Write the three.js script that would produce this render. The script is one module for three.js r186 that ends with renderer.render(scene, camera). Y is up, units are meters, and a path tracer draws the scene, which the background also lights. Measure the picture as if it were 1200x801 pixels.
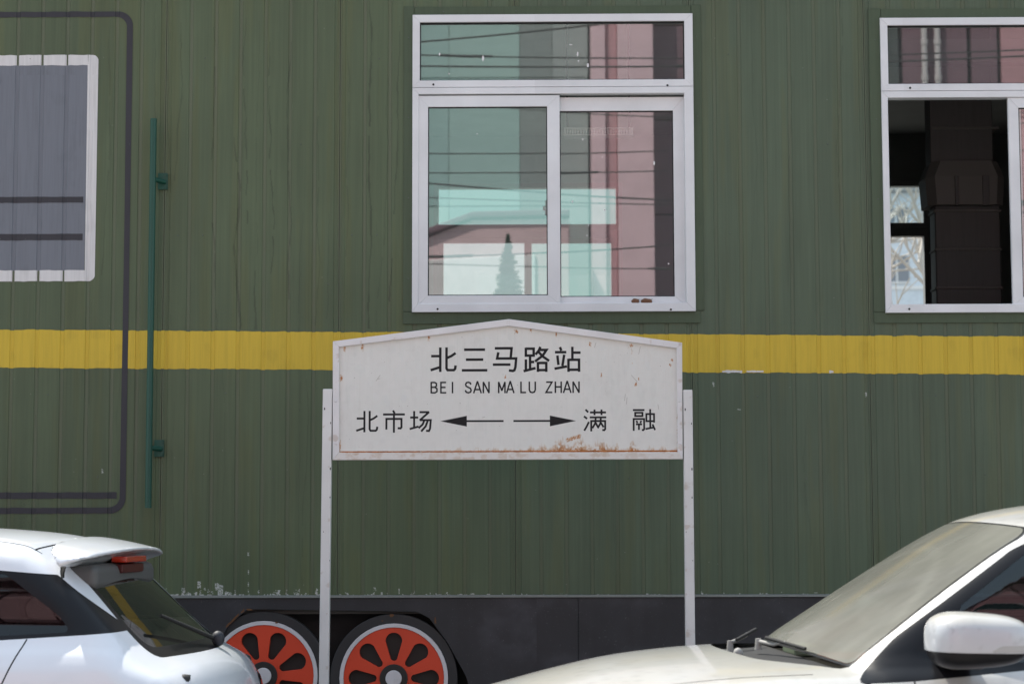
import * as THREE from 'three';
import { mergeGeometries } from 'three/addons/utils/BufferGeometryUtils.js';
import { RoundedBoxGeometry } from 'three/addons/geometries/RoundedBoxGeometry.js';

// ------------------------------------------------------------------ camera, sky, sun, exposure
const scene = new THREE.Scene();
const F = 2320, CAMY = 1.55, CAMZ = 10.59;                 // focal length in pixels of a 1200 x 801 frame
const camera = new THREE.PerspectiveCamera(2 * Math.atan(400.5 / F) * 180 / Math.PI, 1200 / 801, 0.1, 600);
camera.position.set(0, CAMY, CAMZ);
camera.rotation.set(Math.atan(214.5 / F), 0.012, -0.0025, 'YXZ');
camera.focus = 9.9;
camera.userData.fStop = 4;
camera.updateMatrixWorld(true);

const SUN = new THREE.Vector3(-Math.sin(0.72) * Math.cos(0.96), Math.sin(0.96), -Math.cos(0.72) * Math.cos(0.96));
// a hazy spring sky: paler towards the horizon, brighter round the sun
const SKYW = 512, SKYH = 256, skyData = new Float32Array(SKYW * SKYH * 4);
for (let j = 0; j < SKYH; j++) for (let i = 0; i < SKYW; i++) {
  const up = ((j + 0.5) / SKYH - 0.5) * Math.PI, a = ((i + 0.5) / SKYW - 0.5) * 2 * Math.PI, y = Math.sin(up), c = Math.cos(up) * (Math.cos(a) * SUN.x + Math.sin(a) * SUN.z) + y * SUN.y;
  const h = Math.pow(1 - Math.max(0, y), 2.2), halo = 0.5 * Math.pow(Math.max(0, c), 6) + 1.2 * Math.pow(Math.max(0, c), 60), o = (j * SKYW + i) * 4;
  skyData[o] = 0.43 + 0.40 * h + halo; skyData[o + 1] = 0.57 + 0.37 * h + 0.97 * halo; skyData[o + 2] = 0.74 + 0.18 * h + 0.9 * halo; skyData[o + 3] = 1;
}
const skyTex = new THREE.DataTexture(skyData, SKYW, SKYH, THREE.RGBAFormat, THREE.FloatType);
skyTex.mapping = THREE.EquirectangularReflectionMapping; skyTex.magFilter = THREE.LinearFilter; skyTex.needsUpdate = true;
scene.background = skyTex; scene.environment = skyTex;
const sun = new THREE.DirectionalLight(new THREE.Color(1.0, 0.95, 0.86), 4.5);
sun.position.copy(SUN).multiplyScalar(60);
sun.castShadow = true;
sun.shadow.mapSize.set(4096, 4096);
Object.assign(sun.shadow.camera, { left: -40, right: 40, top: 40, bottom: -40, near: 1, far: 200 });
sun.name = 'sun';
scene.add(sun, sun.target);

const renderer = new THREE.WebGLRenderer({ antialias: true });
renderer.toneMapping = THREE.LinearToneMapping;
renderer.toneMappingExposure = 1.58;
renderer.shadowMap.enabled = true;

// ------------------------------------------------------------------ helpers
function rng(seed) { let s = seed >>> 0; return () => { s = (s + 0x6d2b79f5) | 0; let t = Math.imul(s ^ (s >>> 15), 1 | s); t = (t + Math.imul(t ^ (t >>> 7), 61 | t)) ^ t; return ((t ^ (t >>> 14)) >>> 0) / 4294967296; }; }
function hash2(i, j, k = 0) { let h = Math.imul(i, 374761393) + Math.imul(j, 668265263) + Math.imul(k, 1274126177); h = Math.imul(h ^ (h >>> 13), 1274126177); return ((h ^ (h >>> 16)) >>> 0) / 4294967296; }
function noise(x, y, k = 0) { const i = Math.floor(x), j = Math.floor(y), a = x - i, b = y - j, s = a * a * (3 - 2 * a), t = b * b * (3 - 2 * b); return (hash2(i, j, k) * (1 - s) + hash2(i + 1, j, k) * s) * (1 - t) + (hash2(i, j + 1, k) * (1 - s) + hash2(i + 1, j + 1, k) * s) * t; }
function fbm(x, y, n = 4, k = 0) { let v = 0, a = 0.5, t = 0; for (let i = 0; i < n; i++) { v += a * noise(x, y, k + i); t += a; x *= 2.03; y *= 2.03; a *= 0.5; } return v / t; }
const clamp = (x, a = 0, b = 1) => Math.min(b, Math.max(a, x)), mix = (a, b, t) => a + (b - a) * t;
const sstep = (a, b, x) => { const t = clamp((x - a) / (b - a)); return t * t * (3 - 2 * t); };
const toS = (c) => 255 * (c <= 0.0031308 ? 12.92 * c : 1.055 * Math.pow(c, 1 / 2.4) - 0.055);
const rgb = (r, g, b) => new THREE.Color().setRGB(r, g, b);

function dataTex(w, h, fn, { srgb = true, wrap = THREE.RepeatWrapping } = {}) {
  const d = new Uint8Array(w * h * 4), o = [0, 0, 0];
  for (let j = 0; j < h; j++) for (let i = 0; i < w; i++) {
    fn(i, j, o);
    const p = (j * w + i) * 4;
    for (let c = 0; c < 3; c++) d[p + c] = clamp(srgb ? toS(clamp(o[c])) : o[c] * 255, 0, 255);
    d[p + 3] = 255;
  }
  const t = new THREE.DataTexture(d, w, h, THREE.RGBAFormat);
  if (srgb) t.colorSpace = THREE.SRGBColorSpace;
  t.magFilter = t.minFilter = THREE.LinearFilter; t.wrapS = t.wrapT = wrap; t.needsUpdate = true;
  return t;
}
const numbers = {};
function numbered(n) { const k = numbers[n] = (numbers[n] ?? -1) + 1; return k ? n + '_' + String(k).padStart(3, '0') : n; }
function thing(name, label, category, pos = [0, 0, 0], group) {
  const o = new THREE.Group(); o.name = numbered(name); o.position.set(...pos); o.userData = { label, category };
  if (group) o.userData.group = group;
  scene.add(o); return o;
}
function part(parent, name, geo, mat, label, kind) {
  const m = new THREE.Mesh(Array.isArray(geo) ? merge(geo) : geo, mat); m.name = name; m.castShadow = m.receiveShadow = true;
  if (label) m.userData.label = label;
  if (kind) m.userData.kind = kind;
  parent.add(m); return m;
}
function partGroup(parent, name, label) { const g = new THREE.Group(); g.name = name; if (label) g.userData.label = label; parent.add(g); return g; }
function structure(name, geo, mat) { const m = part(scene, name, geo, mat); m.userData.kind = 'structure'; return m; }
function merge(list) {
  const clean = list.map((g) => { const n = g.index ? g.toNonIndexed() : g; for (const k of Object.keys(n.attributes)) if (!['position', 'normal', 'uv'].includes(k)) n.deleteAttribute(k); if (!n.attributes.uv) n.setAttribute('uv', new THREE.Float32BufferAttribute(new Float32Array(n.attributes.position.count * 2), 2)); return n; });
  return mergeGeometries(clean);
}
// a box given by its limits, with its edges chamfered; uv in metres
function boxUV(g) {
  const p = g.attributes.position, n = g.attributes.normal, uv = new Float32Array(p.count * 2);
  for (let i = 0; i < p.count; i++) {
    const ax = Math.abs(n.getX(i)), ay = Math.abs(n.getY(i)), az = Math.abs(n.getZ(i));
    if (az >= ax && az >= ay) { uv[i * 2] = p.getX(i); uv[i * 2 + 1] = p.getY(i); } else if (ax >= ay) { uv[i * 2] = p.getZ(i); uv[i * 2 + 1] = p.getY(i); } else { uv[i * 2] = p.getX(i); uv[i * 2 + 1] = p.getZ(i); }
  }
  g.setAttribute('uv', new THREE.BufferAttribute(uv, 2)); return g;
}
function box(x0, x1, y0, y1, z0, z1, r = 0) {
  const w = x1 - x0, h = y1 - y0, d = z1 - z0;
  let g = r > 0 ? new RoundedBoxGeometry(w, h, d, 1, Math.min(r, w / 2.01, h / 2.01, d / 2.01)) : new THREE.BoxGeometry(w, h, d);
  if (g.index) g = g.toNonIndexed();
  g.translate((x0 + x1) / 2, (y0 + y1) / 2, (z0 + z1) / 2);
  return boxUV(g);
}
// a plate or bar of any outline (points x, y), from z0 to z1, its edges bevelled
function plate(pts, z0, z1, bevel = 0.0015, holes = []) {
  const s = pts instanceof THREE.Shape ? pts : new THREE.Shape(pts.map((p) => new THREE.Vector2(...p)));
  for (const h of holes) s.holes.push(h instanceof THREE.Path ? h : new THREE.Path(h.map((p) => new THREE.Vector2(...p))));
  const g = new THREE.ExtrudeGeometry(s, { depth: z1 - z0 - 2 * bevel, bevelEnabled: bevel > 0, bevelSize: bevel, bevelThickness: bevel, bevelOffset: -bevel, bevelSegments: 1, curveSegments: 24 });
  g.translate(0, 0, z0 + bevel); return boxUV(g);
}
function tube(pts, r, seg = 24, rad = 8) { return new THREE.TubeGeometry(new THREE.CatmullRomCurve3(pts.map((p) => new THREE.Vector3(...p))), seg, r, rad, false); }
function bar(a, b, r, r2 = r, rad = 12) {
  const A = new THREE.Vector3(...a), B = new THREE.Vector3(...b), d = B.clone().sub(A), g = new THREE.CylinderGeometry(r2, r, d.length(), rad, 1);
  g.applyQuaternion(new THREE.Quaternion().setFromUnitVectors(new THREE.Vector3(0, 1, 0), d.normalize())); g.translate(...A.add(B).multiplyScalar(0.5).toArray()); return g;
}
// the point of the plane z = const that stands at a pixel of the 1200 x 801 frame
function P(u, v, z = 0) {
  const d = new THREE.Vector3((u - 600) / F, -(v - 400.5) / F, -1).applyEuler(camera.rotation), t = (z - CAMZ) / d.z;
  return [d.x * t, CAMY + d.y * t];
}
const PX = (u, z = 0, v = 400) => P(u, v, z)[0], PY = (v, z = 0, u = 600) => P(u, v, z)[1];

// ------------------------------------------------------------------ shared textures and materials
const streak = dataTex(1024, 1024, (i, j, o) => {          // 2 m: brushed, rain-streaked paint
  const v = 0.80 + 0.16 * fbm(i / 9, j / 240, 4, 3) + 0.16 * fbm(i / 3, j / 60, 2, 9) - 0.06 * sstep(0.62, 0.8, fbm(i / 40, j / 60, 3, 15));
  o[0] = o[1] = o[2] = v;
});
streak.repeat.set(0.5, 0.5);
const grime = dataTex(1024, 1024, (i, j, o) => {           // 2 m: blotches and specks
  const b = fbm(i / 90, j / 90, 5, 31), s = noise(i / 2.2, j / 2.2, 40) > 0.93 ? 0.12 : 0;
  o[0] = o[1] = o[2] = 0.84 + 0.2 * b - s * noise(i / 50, j / 50, 41);
});
grime.repeat.set(0.5, 0.5);
const rough = dataTex(512, 512, (i, j, o) => { o[0] = o[1] = o[2] = 0.3 + 0.5 * fbm(i / 30, j / 80, 5, 61); }, { srgb: false });
const std = (color, roughness = 0.6, extra = {}) => new THREE.MeshStandardMaterial({ color, roughness, ...extra });
const phys = (p) => new THREE.MeshPhysicalMaterial(p);
const M = {
  pvc: std(rgb(0.755, 0.765, 0.785), 0.42, { map: grime }),
  gasket: std(rgb(0.02, 0.02, 0.022), 0.8),
  trim: std(rgb(0.062, 0.09, 0.05), 0.6, { map: streak, roughnessMap: null }),
  yellow: std(rgb(0.60, 0.42, 0.035), 0.6, { map: streak }),
  whitePaint: std(rgb(0.66, 0.65, 0.65), 0.6, { map: streak }),
  greyPaint: std(rgb(0.16, 0.175, 0.205), 0.6, { map: streak }),
  darkPaint: std(rgb(0.03, 0.03, 0.038), 0.6, { map: streak }),
  tealRail: std(rgb(0.008, 0.070, 0.048), 0.45, { map: grime }),
  skirt: null,
  screw: std(rgb(0.10, 0.12, 0.10), 0.4, { metalness: 0.5 }),
  dark: std(rgb(0.012, 0.012, 0.013), 0.9),
  steel: std(rgb(0.35, 0.36, 0.36), 0.4, { metalness: 0.8 }),
};
// ------------------------------------------------------------------ ground
{
  const asphalt = dataTex(1024, 1024, (i, j, o) => { const v = 0.055 + 0.05 * fbm(i / 120, j / 120, 5, 71) + 0.03 * noise(i / 2, j / 2, 72); o[0] = v * 1.05; o[1] = v; o[2] = v * 0.93; });
  asphalt.repeat.set(90, 90);
  const g = new THREE.PlaneGeometry(900, 900); g.rotateX(-Math.PI / 2);
  structure('ground', g, std(rgb(2.5, 2.4, 2.3), 0.9, { map: asphalt }));
  const conc = dataTex(512, 512, (i, j, o) => { const v = 0.2 + 0.14 * fbm(i / 60, j / 60, 5, 81); o[0] = v * 1.06; o[1] = v; o[2] = v * 0.92; });
  structure('pavement', box(-14, 14, 0.004, 0.12, -0.05, 1.25, 0.01), std(0xffffff, 0.9, { map: conc }));
  structure('kerb', box(-14, 14, 0.004, 0.14, 1.255, 1.4, 0.02), std(rgb(0.8, 0.8, 0.8), 0.9, { map: conc }));
}

// ------------------------------------------------------------------ the green building made to look like a railway carriage
const HALL = thing('carriage_building', 'green corrugated metal building painted as a railway carriage with yellow stripe', 'building');
const SEAM = PX(812, 0, 480), PW = 0.95, YB = PY(696.5), YT = 4.72, XA = SEAM - 8 * PW, XB = SEAM + 8 * PW;
// profile of the wall sheets: [distance along the sheet, depth]
const PROFILE = (() => {
  const p = [[0.0015, -0.014], [0.0016, 0]];
  for (const c of [0.0195, 1, 2, 3, 4, 5, 6, 0.9305].map((k) => (k >= 1 ? k * 0.1357 : k))) p.push([c - 0.0125, 0], [c - 0.0088, -0.0043], [c + 0.0088, -0.0043], [c + 0.0125, 0]);
  p.push([0.9484, 0], [0.9485, -0.014]);
  return p;
})();
function depthAt(x) {
  let s = (x - SEAM) % PW; if (s < 0) s += PW;
  if (s < 0.0016 || s > 0.9484) return 0;
  for (let i = 2; i < PROFILE.length; i++) if (s <= PROFILE[i][0]) { const [a, za] = PROFILE[i - 1], [b, zb] = PROFILE[i]; return mix(za, zb, (s - a) / Math.max(1e-6, b - a)); }
  return 0;
}
const inGroove = (x) => depthAt(x) < -0.002;
// quads in a strip list: [xa, za, xb, zb, ya0, ya1, yb0, yb1]
function strips(list, uvOf) {
  const pos = [], nor = [], uv = [];
  for (const [xa, za, xb, zb, ya0, ya1, yb0, yb1] of list) {
    const n = new THREE.Vector3(-(zb - za), 0, xb - xa).normalize();
    for (const [x, y, z] of [[xa, ya0, za], [xb, yb0, zb], [xb, yb1, zb], [xa, ya0, za], [xb, yb1, zb], [xa, ya1, za]]) { pos.push(x, y, z); nor.push(n.x, n.y, n.z); uv.push(...uvOf(x, y)); }
  }
  const g = new THREE.BufferGeometry();
  g.setAttribute('position', new THREE.Float32BufferAttribute(pos, 3)); g.setAttribute('normal', new THREE.Float32BufferAttribute(nor, 3)); g.setAttribute('uv', new THREE.Float32BufferAttribute(uv, 2));
  return g;
}
// openings of the front wall: outer limits of each window frame
const WIN = [
  { x0: PX(483.3, 0, 190), x1: PX(813.3, 0, 190), y0: PY(365.5, 0, 650), y1: PY(17.5, 0, 650) },
  { x0: PX(1034, 0, 190), x1: PX(1034, 0, 190) + 1.512, y0: PY(366.5, 0, 1115), y1: PY(21.5, 0, 1115) },
];
const TX0 = -3.2, TW = 6.4, TY0 = 1.15, TH = 3.6;
const wallUV = (x, y) => [(x - TX0) / TW, (y - TY0) / TH];
// the paint of the wall: green, streaked, with runs, cracks, chips along the foot
const wallTex = (() => {
  const W = 2048, H = 1152, sx = W / TW, r = rng(11);
  const extra = new Float32Array(W * H), chip = new Float32Array(W * H), lite = new Float32Array(W * H);
  const put = (a, x, y, v) => { x |= 0; y |= 0; if (x >= 0 && y >= 0 && x < W && y < H) a[y * W + x] = Math.max(a[y * W + x], v); };
  const tx = (m) => (m - TX0) * sx, ty = (m) => (m - TY0) * sx;
  const run = (u, v0, v1, width, dark, arr = extra, wob = 0.5) => {       // a run or crack: from pixel (u, v0) down to v1
    let x = tx(PX(u, 0, v0)); const a = ty(PY(v0)), b = ty(PY(v1)); let drift = 0;
    for (let y = a; y > b; y--) {
      if (r() < 0.08) drift = (r() - 0.5) * wob; x += drift * 0.6;
      const w = width * (0.5 + noise(y / 14, u, 5)) * (0.35 + 0.65 * sstep(0, 60, a - y));
      if (noise(y / 30, u, 7) < 0.16) continue;
      for (let k = -Math.ceil(w); k <= Math.ceil(w); k++) put(arr, x + k, y, dark * clamp(w + 0.5 - Math.abs(k)));
    }
  };
  for (const [u, a, b, w, d] of [[212, 24, 210, 0.9, 0.5], [250, 30, 385, 1, 0.45], [274, 160, 385, 1.6, 0.5], [288, 20, 262, 0.9, 0.55], [299, 316, 385, 2.2, 0.5], [316, 48, 320, 0.9, 0.6], [341, 48, 350, 1, 0.45], [372, 10, 380, 0.7, 0.4], [433, 0, 384, 1.5, 0.6], [468, 30, 384, 1, 0.55], [200, 0, 380, 0.7, 0.3], [182, 0, 140, 0.8, 0.4], [129, 20, 320, 0.9, 0.35], [405, 40, 300, 0.6, 0.4], [455, 90, 380, 0.7, 0.35], [880, 20, 380, 0.6, 0.25], [925, 60, 360, 0.6, 0.25], [985, 0, 380, 0.8, 0.3], [860, 440, 560, 0.7, 0.2], [945, 450, 640, 0.7, 0.25]]) run(u, a, b, w, d);
  for (let k = 0; k < 50; k++) { const u = r() * 1300 - 50, a = r() * 600; run(u, a, a + 60 + r() * 260, 0.6, 0.12 + 0.22 * r() * (u < 480 ? 1.3 : 0.7), extra, 0.35); }
  for (let k = 0; k < 40; k++) { const u = r() * 1300 - 50, a = r() * 640; run(u, a, a + 30 + r() * 240, 0.7, 0.2 + 0.3 * r(), lite, 0.25); }
  // moss and dirt below the painted door
  for (const [u, v, s] of [[30, 590, 1], [92, 585, 0.8], [25, 615, 0.9], [78, 40, 0.7], [80, 70, 0.6], [790, 10, 0.8]]) for (let k = 0; k < 260; k++) put(extra, tx(PX(u, 0, v)) + (r() + r() - 1) * 18, ty(PY(v)) + (r() + r() - 1) * 60, 0.6 * s * r());
  // paint flaked off along the foot of the wall
  for (let k = 0; k < 800; k++) {
    const u = 150 + Math.pow(r(), 1.35) * 1100, dens = u < 380 ? 0.62 : u < 540 ? 0.5 : 0.26; if (r() > dens) continue;
    const h = 0.003 + 0.036 * Math.pow(r(), 5) * (u < 520 ? 1 : 0.4), w = 0.6 + r() * r() * 4.5, x = tx(PX(u, 0, 690)), y0 = ty(YB);
    for (let y = 0; y < h * sx; y++) for (let q = -w; q < w; q++) if (hash2(q | 0, y | 0, k) < 0.8 - 0.4 * Math.abs(q / w) && noise((x + q) / 3, y / 3, 77) > 0.42) put(chip, x + q, y0 + y, 1);
  }
  for (const [u, v, h, w] of [[233, 684, 6, 2.5], [240, 689, 2, 2], [254, 686, 6, 3], [258, 690, 9, 4], [291, 648, 3, 1], [291, 669, 4, 0.8], [291, 684, 5, 0.8], [836, 451, 4, 1], [1015, 463, 4, 1], [866, 480, 1, 3], [120, 550, 4, 1]])
    for (let y = -h; y < h; y++) for (let q = -w; q <= w; q++) if (hash2(q | 0, y | 0, u) < 0.72) put(chip, tx(PX(u, 0, v)) + q, ty(PY(v)) + y, 1);
  for (let k = 0; k < 70; k++) put(chip, r() * W, r() * H, 0.6);
  return dataTex(W, H, (i, j, o) => {
    const x = i / sx + TX0, y = j / sx + TY0, q = j * W + i, pn = Math.floor((x - SEAM) / PW);
    let s = (x - SEAM) / PW - pn; s *= PW;
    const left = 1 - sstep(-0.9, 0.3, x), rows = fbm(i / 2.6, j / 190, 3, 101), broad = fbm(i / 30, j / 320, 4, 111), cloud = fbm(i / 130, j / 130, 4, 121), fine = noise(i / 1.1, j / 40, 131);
    let v = 0.66 + 0.28 * rows + 0.26 * broad + 0.22 * cloud + 0.09 * fine - 0.02 + 0.1 * (hash2(pn, 3) - 0.5);
    // rain carries dust into the grooves
    let gap = 1; for (let k = 0; k <= 7; k++) gap = Math.min(gap, Math.abs(s - k * 0.1357));
    const dust = Math.exp(-Math.pow(gap / 0.0095, 2)) * (0.5 + 0.5 * noise(k0(pn) + s * 7.4, j / 130, 141)) * (0.62 + 0.3 * left);
    let R = 0.073 * v, G = 0.100 * v, B = 0.063 * v;
    const warm = sstep(0.5, 0.75, fbm(i / 18, j / 260, 3, 151));
    R *= 1 + 0.08 * warm + 0.04 * left; B *= 1 - 0.10 * warm - 0.13 * left; G *= 1 + 0.03 * left;
    R = mix(R, 0.118, dust); G = mix(G, 0.134, dust); B = mix(B, 0.086, dust);
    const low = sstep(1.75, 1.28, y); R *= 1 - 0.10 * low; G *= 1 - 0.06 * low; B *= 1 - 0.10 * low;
    const L = lite[q] * 0.5; R = mix(R, 0.13, L); G = mix(G, 0.14, L); B = mix(B, 0.10, L);
    const e = 1 - 0.68 * extra[q]; R *= e; G *= e; B *= e;
    const c = chip[q]; R = mix(R, 0.45, c); G = mix(G, 0.46, c); B = mix(B, 0.45, c);
    o[0] = R; o[1] = G; o[2] = B;
  }, { wrap: THREE.MirroredRepeatWrapping });
  function k0(p) { return hash2(p, 9) * 50; }
})();
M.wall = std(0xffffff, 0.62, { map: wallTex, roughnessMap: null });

function panelGeo(x0, side = 0) {
  let pts = PROFILE.map(([s, z]) => [x0 + s, z]);
  for (const w of WIN) for (const e of [w.x0 + 0.008, w.x1 - 0.008]) {
    const i = pts.findIndex((p, k) => k && pts[k - 1][0] < e && p[0] > e);
    if (i > 0) { const [a, za] = pts[i - 1], [b, zb] = pts[i]; pts.splice(i, 0, [e, mix(za, zb, (e - a) / (b - a))]); }
  }
  const list = [];
  for (let i = 1; i < pts.length; i++) {
    const [xa, za] = pts[i - 1], [xb, zb] = pts[i], m = (xa + xb) / 2;
    const w = WIN.find((q) => m > q.x0 + 0.007 && m < q.x1 - 0.007);
    for (const [a, b] of w ? [[YB, w.y0 + 0.008], [w.y1 - 0.008, YT]].filter((_, k) => !side || side === (k ? 1 : -1)) : [[YB, YT]]) for (let y = a; y < b - 1e-6;) { const y2 = Math.min(b, y + 0.8); list.push([xa, za, xb, zb, y, y2, y, y2]); y = y2; }
  }
  return strips(list, wallUV);
}
for (let k = -8; k < 8; k++) {
  const x0 = SEAM + k * PW, inside = WIN.find((w) => x0 > w.x0 && x0 + PW < w.x1);     // a sheet cut right through by a window is two sheets
  for (const side of inside ? [-1, 1] : [0]) {
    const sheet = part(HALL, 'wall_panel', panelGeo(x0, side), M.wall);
    for (const [s, v] of [[0.068, 277], [0.204, 277], [0.205, 66], [0.747, 168], [0.885, 330], [0.61, 560], [0.34, 462]]) {      // screw heads
      const x = x0 + s + 0.02 * (hash2(k, v) - 0.5), y = PY(v) + 0.03 * (hash2(v, k) - 0.5);
      if (WIN.some((w) => x > w.x0 - 0.08 && x < w.x1 + 0.08 && y > w.y0 - 0.1 && y < w.y1 + 0.1) || (side && (side > 0) !== y > 3.5)) continue;
      const g = new THREE.SphereGeometry(0.0042, 8, 4, 0, 6.3, 0, 1.57); g.rotateX(Math.PI / 2); g.scale(1, 1, 0.7); g.translate(x, y, depthAt(x)); part(sheet, 'screw', g, M.screw);
    }
  }
}

// paint laid on the sheets: for every x the limits in y, following the grooves
function paint(name, x0, x1, ranges, mat, lift, { step = 0.02, skip, label } = {}) {
  const xs = [];
  for (let x = x0; x < x1; x += step) xs.push(x);
  xs.push(x1);
  for (let k = -9; k < 9; k++) for (const [s] of PROFILE) { const x = SEAM + k * PW + s; if (x > x0 && x < x1) xs.push(x); }
  xs.sort((a, b) => a - b);
  const list = [];
  for (let i = 1; i < xs.length; i++) {
    const a = xs[i - 1], b = xs[i]; if (b - a < 1e-5) continue;
    if (skip && skip((a + b) / 2)) continue;
    const ra = ranges(a), rb = ranges(b), rm = ranges((a + b) / 2), n = Math.min(ra.length, rb.length, rm.length);
    for (let k = 0; k < n; k++) list.push([a, depthAt(a + 1e-6) + lift, b, depthAt(b - 1e-6) + lift, ra[k][0], ra[k][1], rb[k][0], rb[k][1]]);
  }
  return part(HALL, name, strips(list, (x, y) => [x, y]), mat, label);
}
const ragged = (x, k) => 0.004 * (noise(x * 14, k, 201) - 0.5) + 0.003 * (noise(x * 60, k, 202) - 0.5) + (inGroove(x) ? -0.002 : 0);
{
  const [xl, yl] = P(0, 386), [xr, yr] = P(1200, 394), [, yl2] = P(0, 430.5), [, yr2] = P(1200, 438.5);
  const top = (x) => mix(yl, yr, (x - xl) / (xr - xl)), bot = (x) => mix(yl2, yr2, (x - xl) / (xr - xl));
  paint('yellow_stripe', XA + 0.01, XB - 0.01, (x) => [[bot(x) + ragged(x, 1), top(x) + ragged(x, 2)]], M.yellow, 0.0012, { step: 0.015, label: 'yellow stripe painted along the whole wall' });
  // bare strips where masking tape tore the paint at the lower edge
  for (const [a, b] of [[846.5, 870], [875, 895], [972, 977]]) { const y = PY(435.2, 0, a); paint('bare_strip', PX(a, 0, 436), PX(b, 0, 436), (x) => [[y - 0.005 + ragged(x * 2, 5), y + 0.006 + ragged(x * 3, 6)]], M.whitePaint, 0.002, { step: 0.006 }); }
}
// painted door: dark outline with rounded corners, white window frame, grey pane, bars
const rrange = (x, x0, x1, y0, y1, r) => { if (x <= x0 || x >= x1) return null; const d = Math.max(0, x0 + r - x, x - x1 + r), h = r - Math.sqrt(Math.max(0, r * r - d * d)); return [y0 + h, y1 - h]; };
{
  const xl = PX(-78, 0, 300), yT = PY(13.5, 0, 80), yB = PY(601.5, 0, 80), xr = PX(151.5, 0, 300), w = 0.032, wob = (x, k) => 0.003 * (noise(x * 30, k, 211) - 0.5);
  const outline = (x) => {
    const o = rrange(x, xl, xr, yB, yT, 0.085), i = rrange(x, xl + w, xr - w, yB + w, yT - w * 0.98, 0.06);
    if (!o) return [[yB + 0.09, yB + 0.0901]];
    return i ? [[o[0] + wob(x, 1), i[0] + wob(x, 2)], [i[1] + wob(x, 3), o[1] + wob(x, 4)]] : [[o[0], (o[0] + o[1]) / 2], [(o[0] + o[1]) / 2, o[1]]];
  };
  paint('painted_door_outline', xl + 0.0005, xr - 0.0005, outline, M.darkPaint, 0.0024, { step: 0.003, label: 'dark rounded outline of a carriage door painted on the green wall' });
  const yb0 = PY(584, 0, 60), yb1 = PY(576.5, 0, 60);
  paint('painted_door_sill', xl + w + 0.002, PX(136.5, 0, 580), (x) => [[yb0 + wob(x, 7), yb1 + wob(x, 8)]], M.darkPaint, 0.0024);
  const wx0 = PX(-52, 0, 200), wx1 = PX(113, 0, 200), wy0 = PY(329.5, 0, 50), wy1 = PY(64.5, 0, 50), f = 0.058;
  paint('painted_pane', wx0 + f, wx1 - f, () => [[wy0 + f, wy1 - f * 0.98]], M.greyPaint, 0.0012, { label: 'grey window pane painted on the wall' });
  const frame = (x) => { const o = rrange(x, wx0, wx1, wy0, wy1, 0.035), i = x > wx0 + f && x < wx1 - f; if (!o) return []; return i ? [[o[0] + wob(x, 9), wy0 + f + 0.002 + wob(x, 10)], [wy1 - f + wob(x, 11), o[1] + wob(x, 12)]] : [[o[0], wy0 + f], [wy0 + f, wy1 - f], [wy1 - f, o[1]]]; };
  paint('painted_window_frame', wx0 + 0.0005, wx1 - 0.0005, frame, M.whitePaint, 0.0024, { step: 0.003, skip: (x) => x > wx0 + f && x < wx1 - f && depthAt(x - 0.004) < -0.0041 && depthAt(x + 0.004) < -0.0041, label: 'white window frame painted on the wall' });
  for (const [a, b] of [[230.5, 237.5], [274, 281.5]]) { const y1 = PY(a, 0, 50), y0 = PY(b, 0, 50); paint('painted_bar', wx0 + f, wx1 - f - 0.012, (x) => [[y0 + wob(x, a), y1 + wob(x, b)]], M.darkPaint, 0.0024); }
}
// flat flashing strips round each window, screwed on
function flashing(w, px) {
  const [l, r, t, b] = px, g = 0.003, parts = [];
  const add = (x0, x1, y0, y1, vertical) => {
    const m = part(HALL, 'window_trim', box(x0, x1, y0, y1, 0.0005, 0.0065, 0.0012), M.trim);
    const n = Math.max(2, Math.round((vertical ? y1 - y0 : x1 - x0) / 0.38));
    for (let i = 0; i < n; i++) { const t2 = (i + 0.4) / (n - 0.2); const s = new THREE.SphereGeometry(0.0042, 8, 5, 0, 6.3, 0, 1.57); s.rotateX(Math.PI / 2); s.scale(1, 1, 0.6); s.translate(vertical ? (x0 + x1) / 2 : mix(x0, x1, t2), vertical ? mix(y0, y1, t2) : (y0 + y1) / 2, 0.0062); part(m, 'screw', s, M.screw); }
    parts.push(m);
  };
  const X0 = w.x0 + 0.006, X1 = w.x1 - 0.006, Y0 = w.y0 + 0.006, Y1 = w.y1 - 0.006;
  add(X0 - l, X0, Y0 - 0.0, Y1 + t, true); add(X1, X1 + r, Y0, Y1 + t, true);
  add(X0 + g, X1 - g, Y1, Y1 + t - 0.004, false); add(X0 - l, X1 + r * 0.6, Y0 - b, Y0 - g, false);
}
flashing(WIN[0], [0.055, 0.052, 0.058, 0.068]);
flashing(WIN[1], [0.066, 0.055, 0.062, 0.06]);

// ------------------------------------------------------------------ windows
// four mitred bars: limits and the widths left, right, bottom, top
function mitred(x0, x1, y0, y1, [l, r, b, t], z0, z1, bv = 0.002) {
  const i = [x0 + l, x1 - r, y0 + b, y1 - t];
  return [
    plate([[x0, y0], [i[0], i[2]], [i[0], i[3]], [x0, y1]], z0, z1, bv), plate([[x1, y0], [x1, y1], [i[1], i[3]], [i[1], i[2]]], z0, z1, bv),
    plate([[x0, y0], [x1, y0], [i[1], i[2]], [i[0], i[2]]], z0, z1, bv), plate([[x0, y1], [i[0], i[3]], [i[1], i[3]], [x1, y1]], z0, z1, bv),
  ];
}
const pane = (x0, x1, y0, y1, z) => { const g = new THREE.PlaneGeometry(x1 - x0, y1 - y0); g.translate((x0 + x1) / 2, (y0 + y1) / 2, z); return g; };
M.glass = phys({ color: rgb(0.84, 0.92, 0.90), roughness: 0.0, transmission: 0.945, thickness: 0, ior: 2.6 });
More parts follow.
